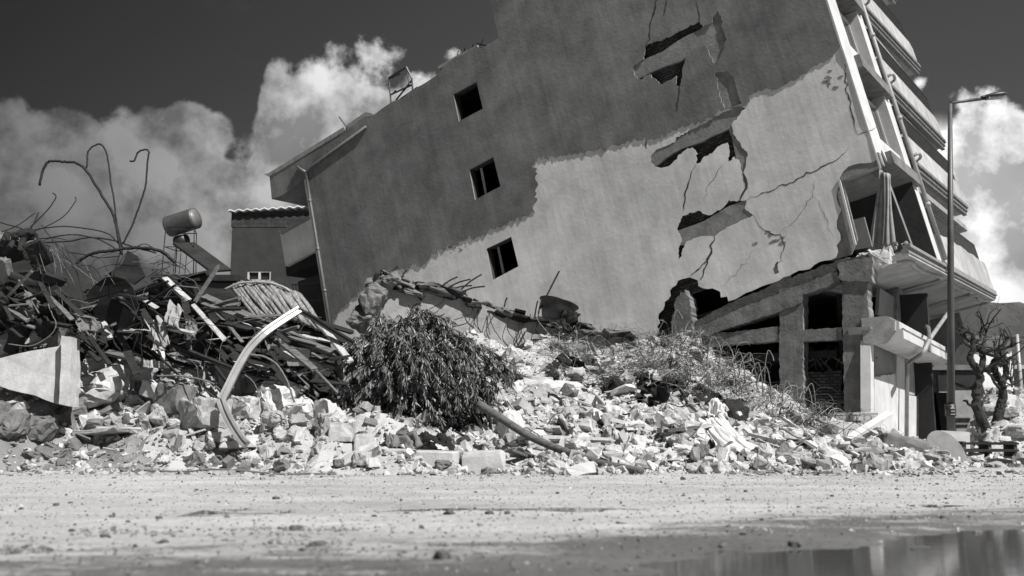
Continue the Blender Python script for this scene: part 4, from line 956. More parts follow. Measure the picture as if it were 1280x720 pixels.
def drape(name, P4, m, label, cat='cloth', nu=26, nv=18, amp=.06, seed=0, thick=.015, group=None, ridge=.9):
    """crumpled sheet spanned by four corners given as world points"""
    a_, b_, c_, d_ = [np.array(p) for p in P4]; vs = []
    nn = np.cross(b_-a_, d_-a_); nn /= np.linalg.norm(nn)
    for j in range(nv):
        for i in range(nu):
            u_, v_ = i/(nu-1), j/(nv-1); p = (a_*(1-u_)+b_*u_)*(1-v_)+(d_*(1-u_)+c_*u_)*v_
            f_ = float(fbm(np.array(u_*5+seed), np.array(v_*2.2+seed), seed, 4)); g_ = float(vn(np.array(u_*13+seed), np.array(v_*1.5), seed+3))
            e_ = float(fbm(np.array(u_*6), np.array(v_*6+9), seed+8, 3))
            vs.append(p+nn*(f_*amp*2+g_*amp*ridge)+(b_-a_)*e_*.10+(d_-a_)*e_*.12)
    mb = MB(); mb.add(vs, [(j*nu+i, j*nu+i+1, (j+1)*nu+i+1, (j+1)*nu+i) for j in range(nv-1) for i in range(nu-1)])
    o = single(mb, name, m, label, cat, group, True); s2 = o.modifiers.new('thickness', 'SOLIDIFY'); s2.thickness = thick; return o
drape('dark_cloth', [at(702, 386, 22.2), at(722, 392, 22.4), at(716, 416, 22.1), at(703, 414, 22.1)], 'cloth_dark', 'black rag hanging over the rubble crest beside the tipped basin', amp=.15, seed=3)

# ------------------------------------------------------------------ FALLEN SHRUB
SY_ = 15.6
sb = at(535, 556, SY_); sb[2] = .05
SH = tag(empty('fallen_shrub', sb), 'toppled leafy shrub with long drooping leaves lying dark against the rubble', 'shrub')
lf = MB(); br = MB(); ctr = np.array([at(515, 470, SY_)[0]-sb[0], .45, at(515, 470, SY_)[2]-sb[2]])
LV = np.array([(0, 0, 0), (.35, .14, .015), (.7, .15, .0), (1, 0, -.04), (.7, -.15, .0), (.35, -.14, .015), (.5, 0, -.035)])
LF = [(0, 1, 6), (1, 2, 6), (2, 3, 6), (3, 4, 6), (4, 5, 6), (5, 0, 6)]
def leafadd(mb, p, d, size, mi=0):
    d = d/np.linalg.norm(d); s_ = np.cross(d, RNG.normal(size=3)); s_ /= np.linalg.norm(s_); n_ = np.cross(s_, d)
    Rl = np.array([d, s_, n_]).T; mb.add((LV*np.array((size, size*.6, size)))@Rl.T+p, LF, mi)
# silhouette of the crown in photograph points
sil = [(520, 376), (560, 395), (590, 425), (618, 440), (648, 462), (632, 498), (608, 530), (612, 556), (590, 556), (560, 535), (520, 532), (480, 536), (440, 530), (415, 495), (418, 450), (432, 418), (470, 400), (495, 385)]
sp = [((at(x, y, SY_)-sb)[0], (at(x, y, SY_)-sb)[2]) for x, y in sil]
def inside(x, z, poly):
    c = False; j = len(poly)-1
    for i in range(len(poly)):
        if (poly[i][1] > z) != (poly[j][1] > z) and x < (poly[j][0]-poly[i][0])*(z-poly[i][1])/(poly[j][1]-poly[i][1])+poly[i][0]: c = not c
        j = i
    return c
nb = 0; tries = 0
hole_n = lambda x, z: float(fbm(np.array(x*1.7+3), np.array(z*1.7), 71, 3))
xs_ = [p[0] for p in sp]; zs_ = [p[1] for p in sp]
while nb < 440 and tries < 9000:
    tries += 1
    x = RNG.uniform(min(xs_), max(xs_)); z = RNG.uniform(min(zs_), max(zs_))
    if not inside(x, z, sp) or hole_n(x, z) > .36: continue
    e = ((x-ctr[0])/1.35)**2+((z-ctr[2])/1.15)**2
    yd = -math.sqrt(max(.02, 1.15-min(e, 1.1)))*.95*RNG.uniform(.35, 1) if RNG.random() < .8 else RNG.uniform(-.2, .9)
    tip = np.array([x, ctr[1]+yd, z])
    out = tip-ctr; out[2] *= .5; out[0] += .25; out /= np.linalg.norm(out)+1e-6
    L = RNG.uniform(.35, .65); st_ = tip-out*L*.75+np.array((0, 0, .26*L)); mid = (st_+tip)/2+np.array((0, 0, .16*L))+RNG.normal(size=3)*.03
    end = tip+np.array((0, 0, -.18*L))
    pts = spline(np.array([st_, mid, tip, end]), 6); br.tube(pts[::3], .008, 4, r2=.003, smooth=False)
    for k in range(4, len(pts)):
        T = pts[k]-pts[k-1]
        for q in range(4):
            d = T/np.linalg.norm(T)*.8+RNG.normal(size=3)*.42+np.array((0, 0, -.75)); leafadd(lf, pts[k]+RNG.normal(size=3)*.012, d, RNG.uniform(.06, .15), 0)
    nb += 1
for i in range(14):
    e = np.array([RNG.uniform(min(xs_)*.8, max(xs_)*.8), ctr[1]+RNG.uniform(-.5, .4), RNG.uniform(.6, 2.0)]); s0 = np.array((1.0, .2, .2))
    br.tube([s0, (s0+e)/2+RNG.normal(size=3)*.12, e], .03, 6, r2=.008)
lf.build('foliage', 'leaf', SH); br.build('branches', 'bark', SH, True)
# dark mass of inner twigs
mb = MB()
for i in range(1500):
    x = RNG.uniform(min(xs_), max(xs_)); z = RNG.uniform(0, max(zs_))
    if not inside(x, z, [(ctr[0]+(a_-ctr[0])*.88, ctr[2]+(b_-ctr[2])*.88) for a_, b_ in sp]): continue
    leafadd(mb, np.array((x, ctr[1]+RNG.uniform(-.1, .7), z)), RNG.normal(size=3)+[0, 0, -.8], .2)
mb.build('inner_foliage', 'leaf_dull', SH)
# trunk lying towards the road
mb = MB(); P = []
for (x, y) in ((598, 505), (625, 522), (660, 544), (700, 562), (750, 579), (803, 589)):
    q = spot(x, y); P.append(at(x, y, min(q[1]-.35, 15.0-(x-598)*.0068)))
mb.tube([tuple(p) for p in P], .065, 10, r2=.05)
single(mb, 'bent_pole', 'wood_grey', 'long bowed grey pole running from under the shrub down to the road', 'pole', smooth=True)
# second smaller weed bushes on the heap
def bush(px, py, s0, m, label, nl=260, group='weed bushes on the rubble'):
    p = spot(px, py); t = tag(empty('weed_bush', p), label, 'bush', group); l_ = MB(); b_ = MB()
    for i in range(26):
        d = RNG.normal(size=3)*.6+np.array((0, 0, .8)); d /= np.linalg.norm(d); e = d*s0*RNG.uniform(.5, 1); b_.tube([(0, 0, 0), tuple(e*.6+RNG.normal(size=3)*.05), tuple(e)], .006, 4, r2=.002, seg=3)
        for q in range(nl//26): leafadd(l_, e*RNG.uniform(.4, 1.05)+RNG.normal(size=3)*.05, RNG.normal(size=3), RNG.uniform(.05, .10))
    l_.build('foliage', m, t); b_.build('stems', 'dry_stem', t); return t
bush(757, 492, .55, 'leaf_dull', 'dark weed bush on the rubble, left of the other two'); bush(852, 492, .6, 'leaf_dull', 'dark weed bush under the twiggy crest, middle one'); bush(818, 470, .45, 'leaf_dull', 'small dark weed bush high on the rubble')
bush(640, 480, .45, 'leaf', 'leafy sprig on the rubble just right of the fallen shrub', 300); bush(885, 505, .5, 'leaf_dull', 'dark weed bush lowest on the right of the rubble')
bush(1226, 552, .3, 'leaf_dull', 'tiny dark weed at the foot of the pruned trees')

# ------------------------------------------------------------------ BARS, WIRES
def wire(pxs, Y, r, label, m='rust', name='reinforcing_bar', cat='steel bar', group='bent reinforcing bars', dY=0):
    n = len(pxs); P = [at(x, y, Y+dY*(i/(n-1)-.5)) for i, (x, y) in enumerate(pxs)]
    P = np.array(P); mb = MB(); S_ = spline(P, 6)+RNG.normal(size=(len(P)*6-5, 3))*r*.12; mb.tube([tuple(p) for p in S_], r*.68, 6, smooth=False); return single(mb, name, m, label, cat, group, True)
ba = 16.5
wire([(152, 318), (146, 285), (140, 266), (125, 240), (108, 213), (95, 204), (78, 202), (62, 202), (54, 212), (50, 232)], ba, .034, 'thick bar arching over to the left and hooking down, on the left skyline')
wire([(153, 310), (146, 280), (143, 252), (138, 225), (134, 195), (127, 181), (118, 182), (110, 190), (109, 205), (107, 212)], ba, .022, 'thin bar looping at its top, middle of the three tall ones on the left skyline')
wire([(154, 304), (165, 282), (174, 258), (182, 232), (184, 205), (186, 190), (181, 187), (172, 191), (168, 201), (162, 201)], ba, .022, 'tall thin bar with a hooked tip, rightmost of the three on the left skyline')
wire([(20, 300), (34, 290), (45, 277), (60, 262), (70, 247), (66, 241)], ba, .016, 'short curved bar rising left of the tall bars with a bent tip')
wire([(40, 290), (60, 282), (80, 270), (94, 252), (94, 246)], ba, .013, 'thin curved bar rising just right of the short one on the skyline')
wire([(34, 290), (44, 276), (48, 265)], ba, .016, 'very short straight stub of bar at the far left skyline')
wire([(-6, 292), (20, 283), (44, 266)], ba, .013, 'straight thin bar slanting up from the left edge')
wire([(-6, 276), (10, 281), (30, 287), (45, 300)], ba, .016, 'bar drooping in from the left edge')
wire([(95, 330), (105, 322), (118, 316), (140, 313), (165, 310), (190, 311), (205, 316), (218, 328)], ba, .042, 'thickest bar bending flat over the left debris')
wire([(20, 294), (50, 286), (80, 283), (110, 286), (135, 292), (148, 304)], ba, .016, 'slim bar arching from left toward the tall bars, upper one')
wire([(30, 296), (55, 298), (80, 294), (100, 294), (125, 300), (150, 314)], ba, .016, 'slim bar arching from left toward the tall bars, lower one')
wire([(25, 303), (60, 303), (90, 301), (110, 297), (140, 300), (165, 308), (195, 316)], ba, .02, 'long bar lying level along the left skyline')
wire([(52, 281), (58, 290), (66, 300), (80, 318), (96, 335)], ba, .012, 'thin bar slanting down across the left skyline bars')
wire([(85, 315), (105, 318), (125, 322), (150, 320)], ba, .014, 'short slim bar under the arching ones on the left')
wire([(150, 315), (146, 330), (142, 345)], ba, .016, 'short bar stub below the foot of the tall bars')
wire([(165, 312), (180, 305), (195, 312), (210, 322), (222, 332)], ba, .012, 'thin looping bar right of the tall bars')
for i in range(36):
    x = RNG.uniform(15, 230); y = np.interp(x, [0, 60, 150, 240], [305, 315, 325, 340])+RNG.uniform(-6, 18); L = RNG.uniform(25, 70); a_ = RNG.normal()*.5+RNG.choice([0, .5])
    P = [(x, y), (x+L*.35*math.cos(a_), y+L*.35*math.sin(a_)-RNG.uniform(0, 8)), (x+L*.7*math.cos(a_), y+L*.7*math.sin(a_)+RNG.normal()*4), (x+L*math.cos(a_), y+L*math.sin(a_)+RNG.uniform(0, 14))]
    wire(P, 16.6+RNG.uniform(-.8, .8), RNG.uniform(.005, .010), 'thin bent wire in the tangle on top of the left debris pile', m='rust' if RNG.random() < .7 else 'rust_pale', name='bent_wire', cat='wire', group='wires tangled on the left debris')
for i in range(70):
    x = RNG.uniform(80, 400); y = np.interp(x, [80, 250, 400], [350, 375, 425])+RNG.uniform(0, 85); L = RNG.uniform(15, 70); a_ = .4+RNG.normal()*.8
    P = [(x, y), (x+L*.35*math.cos(a_)+RNG.normal()*4, y+L*.35*math.sin(a_)-RNG.uniform(-4, 10)), (x+L*.7*math.cos(a_), y+L*.7*math.sin(a_)+RNG.normal()*6), (x+L*math.cos(a_)+RNG.normal()*5, y+L*math.sin(a_)+RNG.uniform(-4, 14))]
    if max(p[1] for p in P) > 500: continue
    wire(P, 15.5+RNG.uniform(-.5, .5), RNG.uniform(.004, .011), 'loose curled wire lying over the boards and rags of the left debris', m='rust' if RNG.random() < .6 else 'rust_pale', name='loose_wire', cat='wire', group='loose wires over the boards on the left')
# root-like strands hanging from the dark slab
for i in range(20):
    x = RNG.uniform(30, 80); y = 300+RNG.uniform(0, 14); dx = RNG.uniform(5, 45); dy = RNG.uniform(25, 80)
    wire([(x, y), (x+dx*.3, y+dy*.25), (x+dx*.75, y+dy*.65), (x+dx, y+dy)], 15.6+RNG.uniform(-.2, .2), RNG.uniform(.004, .009), 'grey strand hanging down the right side of the dark leaning slab', m='rust_pale' if i % 3 == 0 else 'rust', name='hanging_strand', cat='strand', group='strands hanging beside the dark slab')
# hooped wires over the right part of the heap
for i, (x, y, s0) in enumerate([(905, 448, 30), (925, 455, 26), (938, 462, 34), (948, 470, 22), (915, 470, 24), (958, 478, 26), (890, 440, 28), (1010, 500, 26), (1015, 490, 18), (960, 452, 18), (872, 430, 26), (865, 415, 22), (845, 400, 20), (982, 488, 18)]):
    h_ = s0*RNG.uniform(.8, 1.4); b_ = RNG.choice([-1, 1])*s0*.5
    p = spot(x, min(y+25, 545)); Y = p[1]
    mb = MB(); mb.tube([tuple(at(x-b_*.5, y+30, Y)), tuple(at(x-b_*.4, y+5, Y)), tuple(at(x, y-h_*.55, Y)), tuple(at(x+b_*.6, y-h_*.3, Y)), tuple(at(x+b_*.8, y-1, Y-.2))], .013, 5, seg=6)
    single(mb, 'hooped_wire', 'rust_pale', 'thin pale wire hooping up from the rubble in front of the dark ground floor openings', 'wire', 'hooped wires on the right of the heap', True)
for i in range(60):
    x = RNG.uniform(650, 1090); y = RNG.uniform(np.interp(x, CR[:, 0], CR[:, 1])+6, 575); p = spot(x, y); L = RNG.uniform(.3, 1.1); a_ = RNG.uniform(0, 6.28); q = [p]
    for j in range(4): a_ += RNG.normal()*.7; q.append(q[-1]+np.array((math.cos(a_)*L/4, math.sin(a_)*L/6, RNG.normal()*.09)))
    mb = MB(); mb.tube([tuple(k+np.array((0, 0, .06))) for k in q], RNG.uniform(.006, .014), 5, seg=4); single(mb, 'kinked_wire', 'rust' if i % 3 == 0 else 'rust_pale', 'short kinked wire lying on the pale rubble of the right slope', 'wire', 'kinked wires on the right slope', True)
for i in range(34):
    x = RNG.uniform(690, 930); y = np.interp(x, [690, 930], [450, 490])+RNG.uniform(0, 42); p = spot(x, y)+np.array((0, -.05, .08)); sz = RNG.uniform(.12, .32); R = rrot()
    drape('dark_scrap', [p+R@np.array(q)*sz for q in ((-1, -.6, 0), (1, -.7, 0), (.8, .6, .1), (-.9, .7, 0))], 'cloth_dark' if i % 2 else 'concrete_black', 'dark crumpled scrap caught in the dry stems of the right slope', 'scrap', 9, 8, .10, i, .01, 'dark scraps in the right slope')
# dry brush: too many stems to count
mb = MB()
for i in range(1500):
    if i % 3: x, y = RNG.uniform(690, 930), None; y = RNG.uniform(0, 1)**1.3*60+np.interp(x, [690, 800, 870, 930], [428, 425, 425, 465])
    else: x = RNG.uniform(800, 1060); y = np.interp(x, [800, 1060], [450, 530])+RNG.uniform(-5, 35)
    p = spot(x, y); L = RNG.uniform(.25, .9); a_ = RNG.normal()*1.0
    d = np.array((math.sin(a_)*1.2, RNG.normal()*.5, abs(math.cos(a_))*.45)); d /= np.linalg.norm(d); cu_ = RNG.normal(size=3)*.22; cu_[2] = abs(cu_[2])*.7
    mb.tube([tuple(p), tuple(p+d*L*.33+cu_), tuple(p+d*L*.7+cu_*.4+RNG.normal(size=3)*.06), tuple(p+d*L-np.array((0, 0, L*.15)))], RNG.uniform(.003, .009), 3, seg=3, mi=int(RNG.random() < .7)+int(RNG.random() < .3), r2=.002, cap=False)
o = mb.build('dry_brush', ['dry_grass', 'dry_stem', 'bark']); tag(o, 'tangle of pale dry stems growing over the upper right of the rubble heap', 'dry brush', kind='stuff')

# ------------------------------------------------------------------ LEFT DEBRIS: dark slabs, boards, sheets
def slab(name, pts, Y, th, m, label, cat, seed=1, amp=.05, tilt=0., warp=.08):
    P = [at(x, y, Y) for x, y in pts]; c = np.mean(P, 0)
    mb = MB(); mb.plate(rag([(p[0]-c[0], p[2]-c[2]) for p in P], amp, .15, seed), [], 0, th)
    Vv = mb.v[0]; Vv[:, 1] += fbm(Vv[:, 0]*2, Vv[:, 2]*2, seed, 3)*warp
    Vv[:, 1] += Vv[:, 2]*tilt
    o = mb.build(name, m); o.location = c; return tag(o, label, cat)
def board(x0, y0, x1, y1, Y0, Y1, wd_, th, m, label, name='wood_board', cat='board', group='boards in the left debris', up=(0, -.5, .8)):
    mb = MB(); mb.bar(at(x0, y0, Y0), at(x1, y1, Y1), wd_, th, up=up, jit=.012); return single(mb, name, m, label, cat, group)
slab('leaning_slab', [(-30, 312), (-8, 306), (6, 299), (30, 300), (36, 308), (47, 311), (50, 326), (60, 338), (64, 356), (78, 370), (88, 402), (60, 425), (30, 420), (-30, 430)], 16.1, .5, 'concrete_black', 'big dark slab leaning at the top left corner of the debris, draped with strands', 'slab', 3, .13, -.5, .5)
for i in range(26):
    if i < 9: x, y, sz = -4+i*7+RNG.normal()*3, 300+max(0, i-5)*9+RNG.normal()*3, RNG.uniform(.18, .42)
    else: x, y, sz = RNG.uniform(0, 110), RNG.uniform(325, 430), RNG.uniform(.16, .5)
    V0, F0 = BIG[[0, 1, 3, 7, 5][i % 5]]; mb = MB(); mb.add((V0*sz*np.array((1.2, .9, .8)))@rrot().T, F0); o = mb.build('masonry_lump', 'concrete_black' if i % 3 else 'concrete_dark'); o.location = at(x, y, 15.45+RNG.uniform(-.1, .2)); tag(o, 'dark jagged masonry lump on or beside the big leaning slab, upper left', 'masonry', 'masonry lumps around the leaning slab')
for i in range(16):
    x, y = RNG.uniform(-10, 85), RNG.uniform(330, 415); a_ = RNG.normal()*.6+.5; L = RNG.uniform(22, 60)
    board(x, y, x+L*math.cos(a_), y+L*math.sin(a_), 15.3, 15.1, RNG.uniform(.02, .09), .03, 'wood_dark' if i % 3 else 'wood_grey', 'splintered lath under the dark leaning slab', 'splintered_lath', 'lath', 'splintered laths under the leaning slab')
slab('dark_sheet', [(112, 372), (140, 350), (165, 352), (178, 385), (188, 420), (170, 452), (160, 420), (120, 400)], 15.8, .04, 'cloth_dark', 'dark crumpled sheet standing in the middle of the left debris', 'sheet', 4, .05, -.5)
slab('wide_board', [(160, 372), (205, 352), (245, 360), (262, 400), (250, 450), (200, 440), (168, 425)], 16.3, .12, 'concrete_black', 'dark wide panel leaning behind the rags of the left debris', 'board', 5, .06, -.5)
slab('dark_mass_board', [(240, 352), (285, 362), (330, 400), (345, 440), (250, 430), (232, 390)], 17.0, .15, 'wood_dark', 'dark splintered board below the solar panel', 'board', 6, .05, .3)
slab('pitched_plate', [(130, 345), (152, 330), (158, 312), (170, 320), (182, 345), (168, 356)], 17.4, .06, 'concrete_black', 'dark pointed plate standing up behind the foot of the tall bars', 'plate', 7, .02, .1)
slab('wall_fragment', [(0, 447), (35, 438), (72, 432), (73, 420), (84, 420), (90, 508), (78, 506), (60, 500), (30, 492), (0, 482), (-25, 478), (-25, 450)], 14.8, .35, 'concrete_light', 'pale flat wall fragment lying at the left edge with a raised right rim', 'wall fragment', 8, .02, .18, 0)
rk = slab('raised_rim', [(73, 419), (85, 421), (91, 508), (77, 505)], 14.62, .2, 'concrete_light', 'upright pale rim strip standing at the right end of the flat wall fragment', 'slab', 9, .01, .18, 0)
slab('concrete_beam_piece', [(-30, 436), (0, 418), (38, 402), (52, 413), (48, 424), (20, 434), (0, 446), (-30, 462)], 15.5, .4, 'concrete_mid', 'long worn concrete beam piece behind the flat wall fragment, left edge', 'beam piece', 13, .03, .3, .15)
board(206, 347, 236, 376, 15.8, 15.6, .10, .04, 'wood_pale', 'short pale board slanting down right, crossing near the dark panel top')
board(273, 331, 243, 377, 15.8, 15.5, .07, .04, 'wood_grey', 'thin board leaning up right against the sky edge below the solar panel')
board(255, 372, 425, 446, 16.2, 15.4, .13, .08, 'wood_grey', 'longest grey beam slanting down right across the left debris')
board(300, 380, 442, 432, 16.6, 15.9, .12, .06, 'wood_dark', 'dark board slanting down toward the fallen shrub')
board(330, 408, 415, 440, 15.7, 15.3, .12, .04, 'wood_grey', 'grey board below the longest beam')
board(283, 402, 420, 428, 16.1, 16.0, .10, .04, 'wood_pale', 'split pale board between the beams')
board(266, 385, 303, 428, 15.7, 15.5, .06, .03, 'wood_grey', 'short thin lath lying right of the rags')
board(405, 410, 438, 452, 15.6, 15.2, .10, .03, 'wood_pale', 'short pale board crossing the metal profile end')
board(200, 424, 300, 465, 15.3, 15.0, .05, .05, 'wood_dark', 'dark thin bar slanting down right under the rags')
board(226, 348, 262, 340, 17.5, 17.2, .2, .05, 'wood_dark', 'dark board end at the foot of the tank stand')
board(300, 372, 440, 416, 17.2, 16.4, .10, .05, 'wood_dark', 'dark rail leading down to the left edge of the blank wall')
for i in range(120):
    x = RNG.uniform(90, 430); y = np.interp(x, [90, 250, 430], [360, 375, 440])+RNG.uniform(0, 80); a_ = .35+RNG.normal()*.5; L = RNG.uniform(20, 60); Y = 15.7+RNG.uniform(-.5, .9)
    if y > 478: continue
    board(x, y, x+L*math.cos(a_), y+L*math.sin(a_), Y, Y-.3, RNG.uniform(.02, .11), RNG.uniform(.012, .04), RNG.choice(['wood_dark']*6+['wood_grey', 'wood_grey', 'wood_pale']), 'splintered lath in the dark left debris', 'splintered_lath', 'lath', 'splintered laths in the left debris')
# pleated roll of matting
vs = []; nu, nv = 150, 16
for j in range(nv):
    v_ = j/(nv-1)
    for i in range(nu):
        u_ = i/(nu-1)
        x = 288+u_*86+v_*36; y = 358-16*math.sin(min(1, u_*1.15)*math.pi*.9)*.7+v_*(44+6*u_)+u_*12
        pp = at(x, y, 16.6-.55*v_-.1*math.sin(v_*3)); k_ = math.sin(u_*118+math.sin(v_*3+u_*5)*.8)
        vs.append(pp+np.array((0, -.07*k_*abs(k_)**.2+float(vn(np.array(u_*40), np.array(v_*2), 4))*.08, float(vn(np.array(u_*30), np.array(v_*3.), 9))*.05)))
mb = MB(); mb.add(vs, [(j*nu+i, j*nu+i+1, (j+1)*nu+i+1, (j+1)*nu+i) for j in range(nv-1) for i in range(nu-1)])
o = single(mb, 'reed_matting', 'matting', 'pale pleated matting hanging in folds over the debris beside the dark house', 'matting', smooth=True); s2 = o.modifiers.new('t', 'SOLIDIFY'); s2.thickness = .03
wire([(280, 362), (300, 354), (330, 353), (352, 358), (362, 364)], 16.4, .03, 'pale curved pipe along the top edge of the pleated matting', m='metal_sheet', name='curved_pipe', cat='pipe', group=None)
# rags
for i, (q, m, l) in enumerate([([(188, 400), (204, 398), (210, 430), (196, 440)], 'cloth_worn', 'pale torn rag hanging above the dark thin bar, left one'), ([(212, 376), (228, 384), (222, 412), (206, 404)], 'cloth_worn', 'pale folded rag near the top of the dark panel'), ([(232, 398), (246, 402), (244, 424), (230, 420)], 'cloth_grey', 'grey rag hanging right of the pale rags'), ([(330, 420), (352, 424), (350, 436), (332, 434)], 'cloth_grey', 'small grey rag under the longest beam'), ([(95, 398), (125, 404), (120, 420), (98, 415)], 'cloth_grey', 'grey rag lying below the dark crumpled sheet')]):
    drape('rag', [at(x, y, 15.3-.1*k) for k, (x, y) in enumerate(q)], m, l, 'rag', 16, 14, .07, 20+i, .01)
# bent metal profile
def profile(pxs, Y, wd_, label):
    P = spline(np.array([at(x, y, yy) for (x, y), yy in zip(pxs, Y)]), 4); mb = MB()
    n = len(P); T = np.gradient(P, axis=0); T /= np.linalg.norm(T, axis=1)[:, None]; fwd = np.array((0, -1., 0)); vs = []
    for i in range(n):
        s_ = np.cross(T[i], fwd); s_ /= np.linalg.norm(s_); f_ = np.cross(s_, T[i]); h_ = wd_/2
        for (a_, b_) in ((-h_, 0), (-h_, .07), (-h_*.35, .07), (-h_*.3, .045), (h_*.3, .045), (h_*.35, .07), (h_, .07), (h_, 0)): vs.append(P[i]+s_*a_+f_*b_)
    mb.add(vs, [(i*8+j, i*8+(j+1) % 8, (i+1)*8+(j+1) % 8, (i+1)*8+j) for i in range(n-1) for j in range(8)]+[tuple(range(7, -1, -1)), tuple((n-1)*8+j for j in range(8))])
    return mb
mb = profile([(374, 388), (352, 402), (330, 418), (312, 437), (298, 460), (286, 484), (278, 500)], [15.4, 15.2, 15., 14.9, 14.8, 14.7, 14.65], .115, '')
BM = tag(empty('bent_metal_profile', at(278, 500, 14.6)), 'bright bowed metal profile with a kinked lower end standing in the left rubble', 'metal profile'); bo = np.array(BM.location)
for a_ in mb.v: a_ -= bo
mb.build('upper_length', 'metal_bright', BM)
mb = profile([(277, 500), (283, 516), (292, 533), (302, 548), (310, 557)], [14.6, 14.5, 14.4, 14.3, 14.2], .12, '')
for a_ in mb.v: a_ -= bo
mb.build('lower_length', 'metal_sheet', BM)
mb = profile([(374, 388), (392, 398), (415, 413), (442, 429)], [15.4, 15.4, 15.4, 15.4], .09, '')
for a_ in mb.v: a_ -= bo
mb.build('side_length', 'metal_dark', BM)
wire([(312, 443), (330, 446), (345, 455), (356, 470), (362, 485), (368, 503)], 14.6, .022, 'thin bowed tube to the right of the bright metal profile', m='rust_pale', name='bowed_tube', cat='tube', group=None)
wire([(196, 470), (225, 470), (250, 474), (268, 480)], 14.9, .02, 'grey cable looping over the rocks left of the metal profile', m='rust_pale', name='cable', cat='cable', group=None)
wire([(60, 380), (66, 395), (70, 405), (64, 418), (40, 432), (10, 430)], 15.1, .012, 'thin wire curling over the long worn beam piece', m='rust_pale', name='bent_wire', cat='wire', group=None)
wire([(180, 588), (230, 589), (260, 587), (300, 588), (350, 592), (420, 592)], 13.35, .018, 'thin cable lying along the road edge on the left', m='rust_pale', name='cable', cat='cable', group=None)

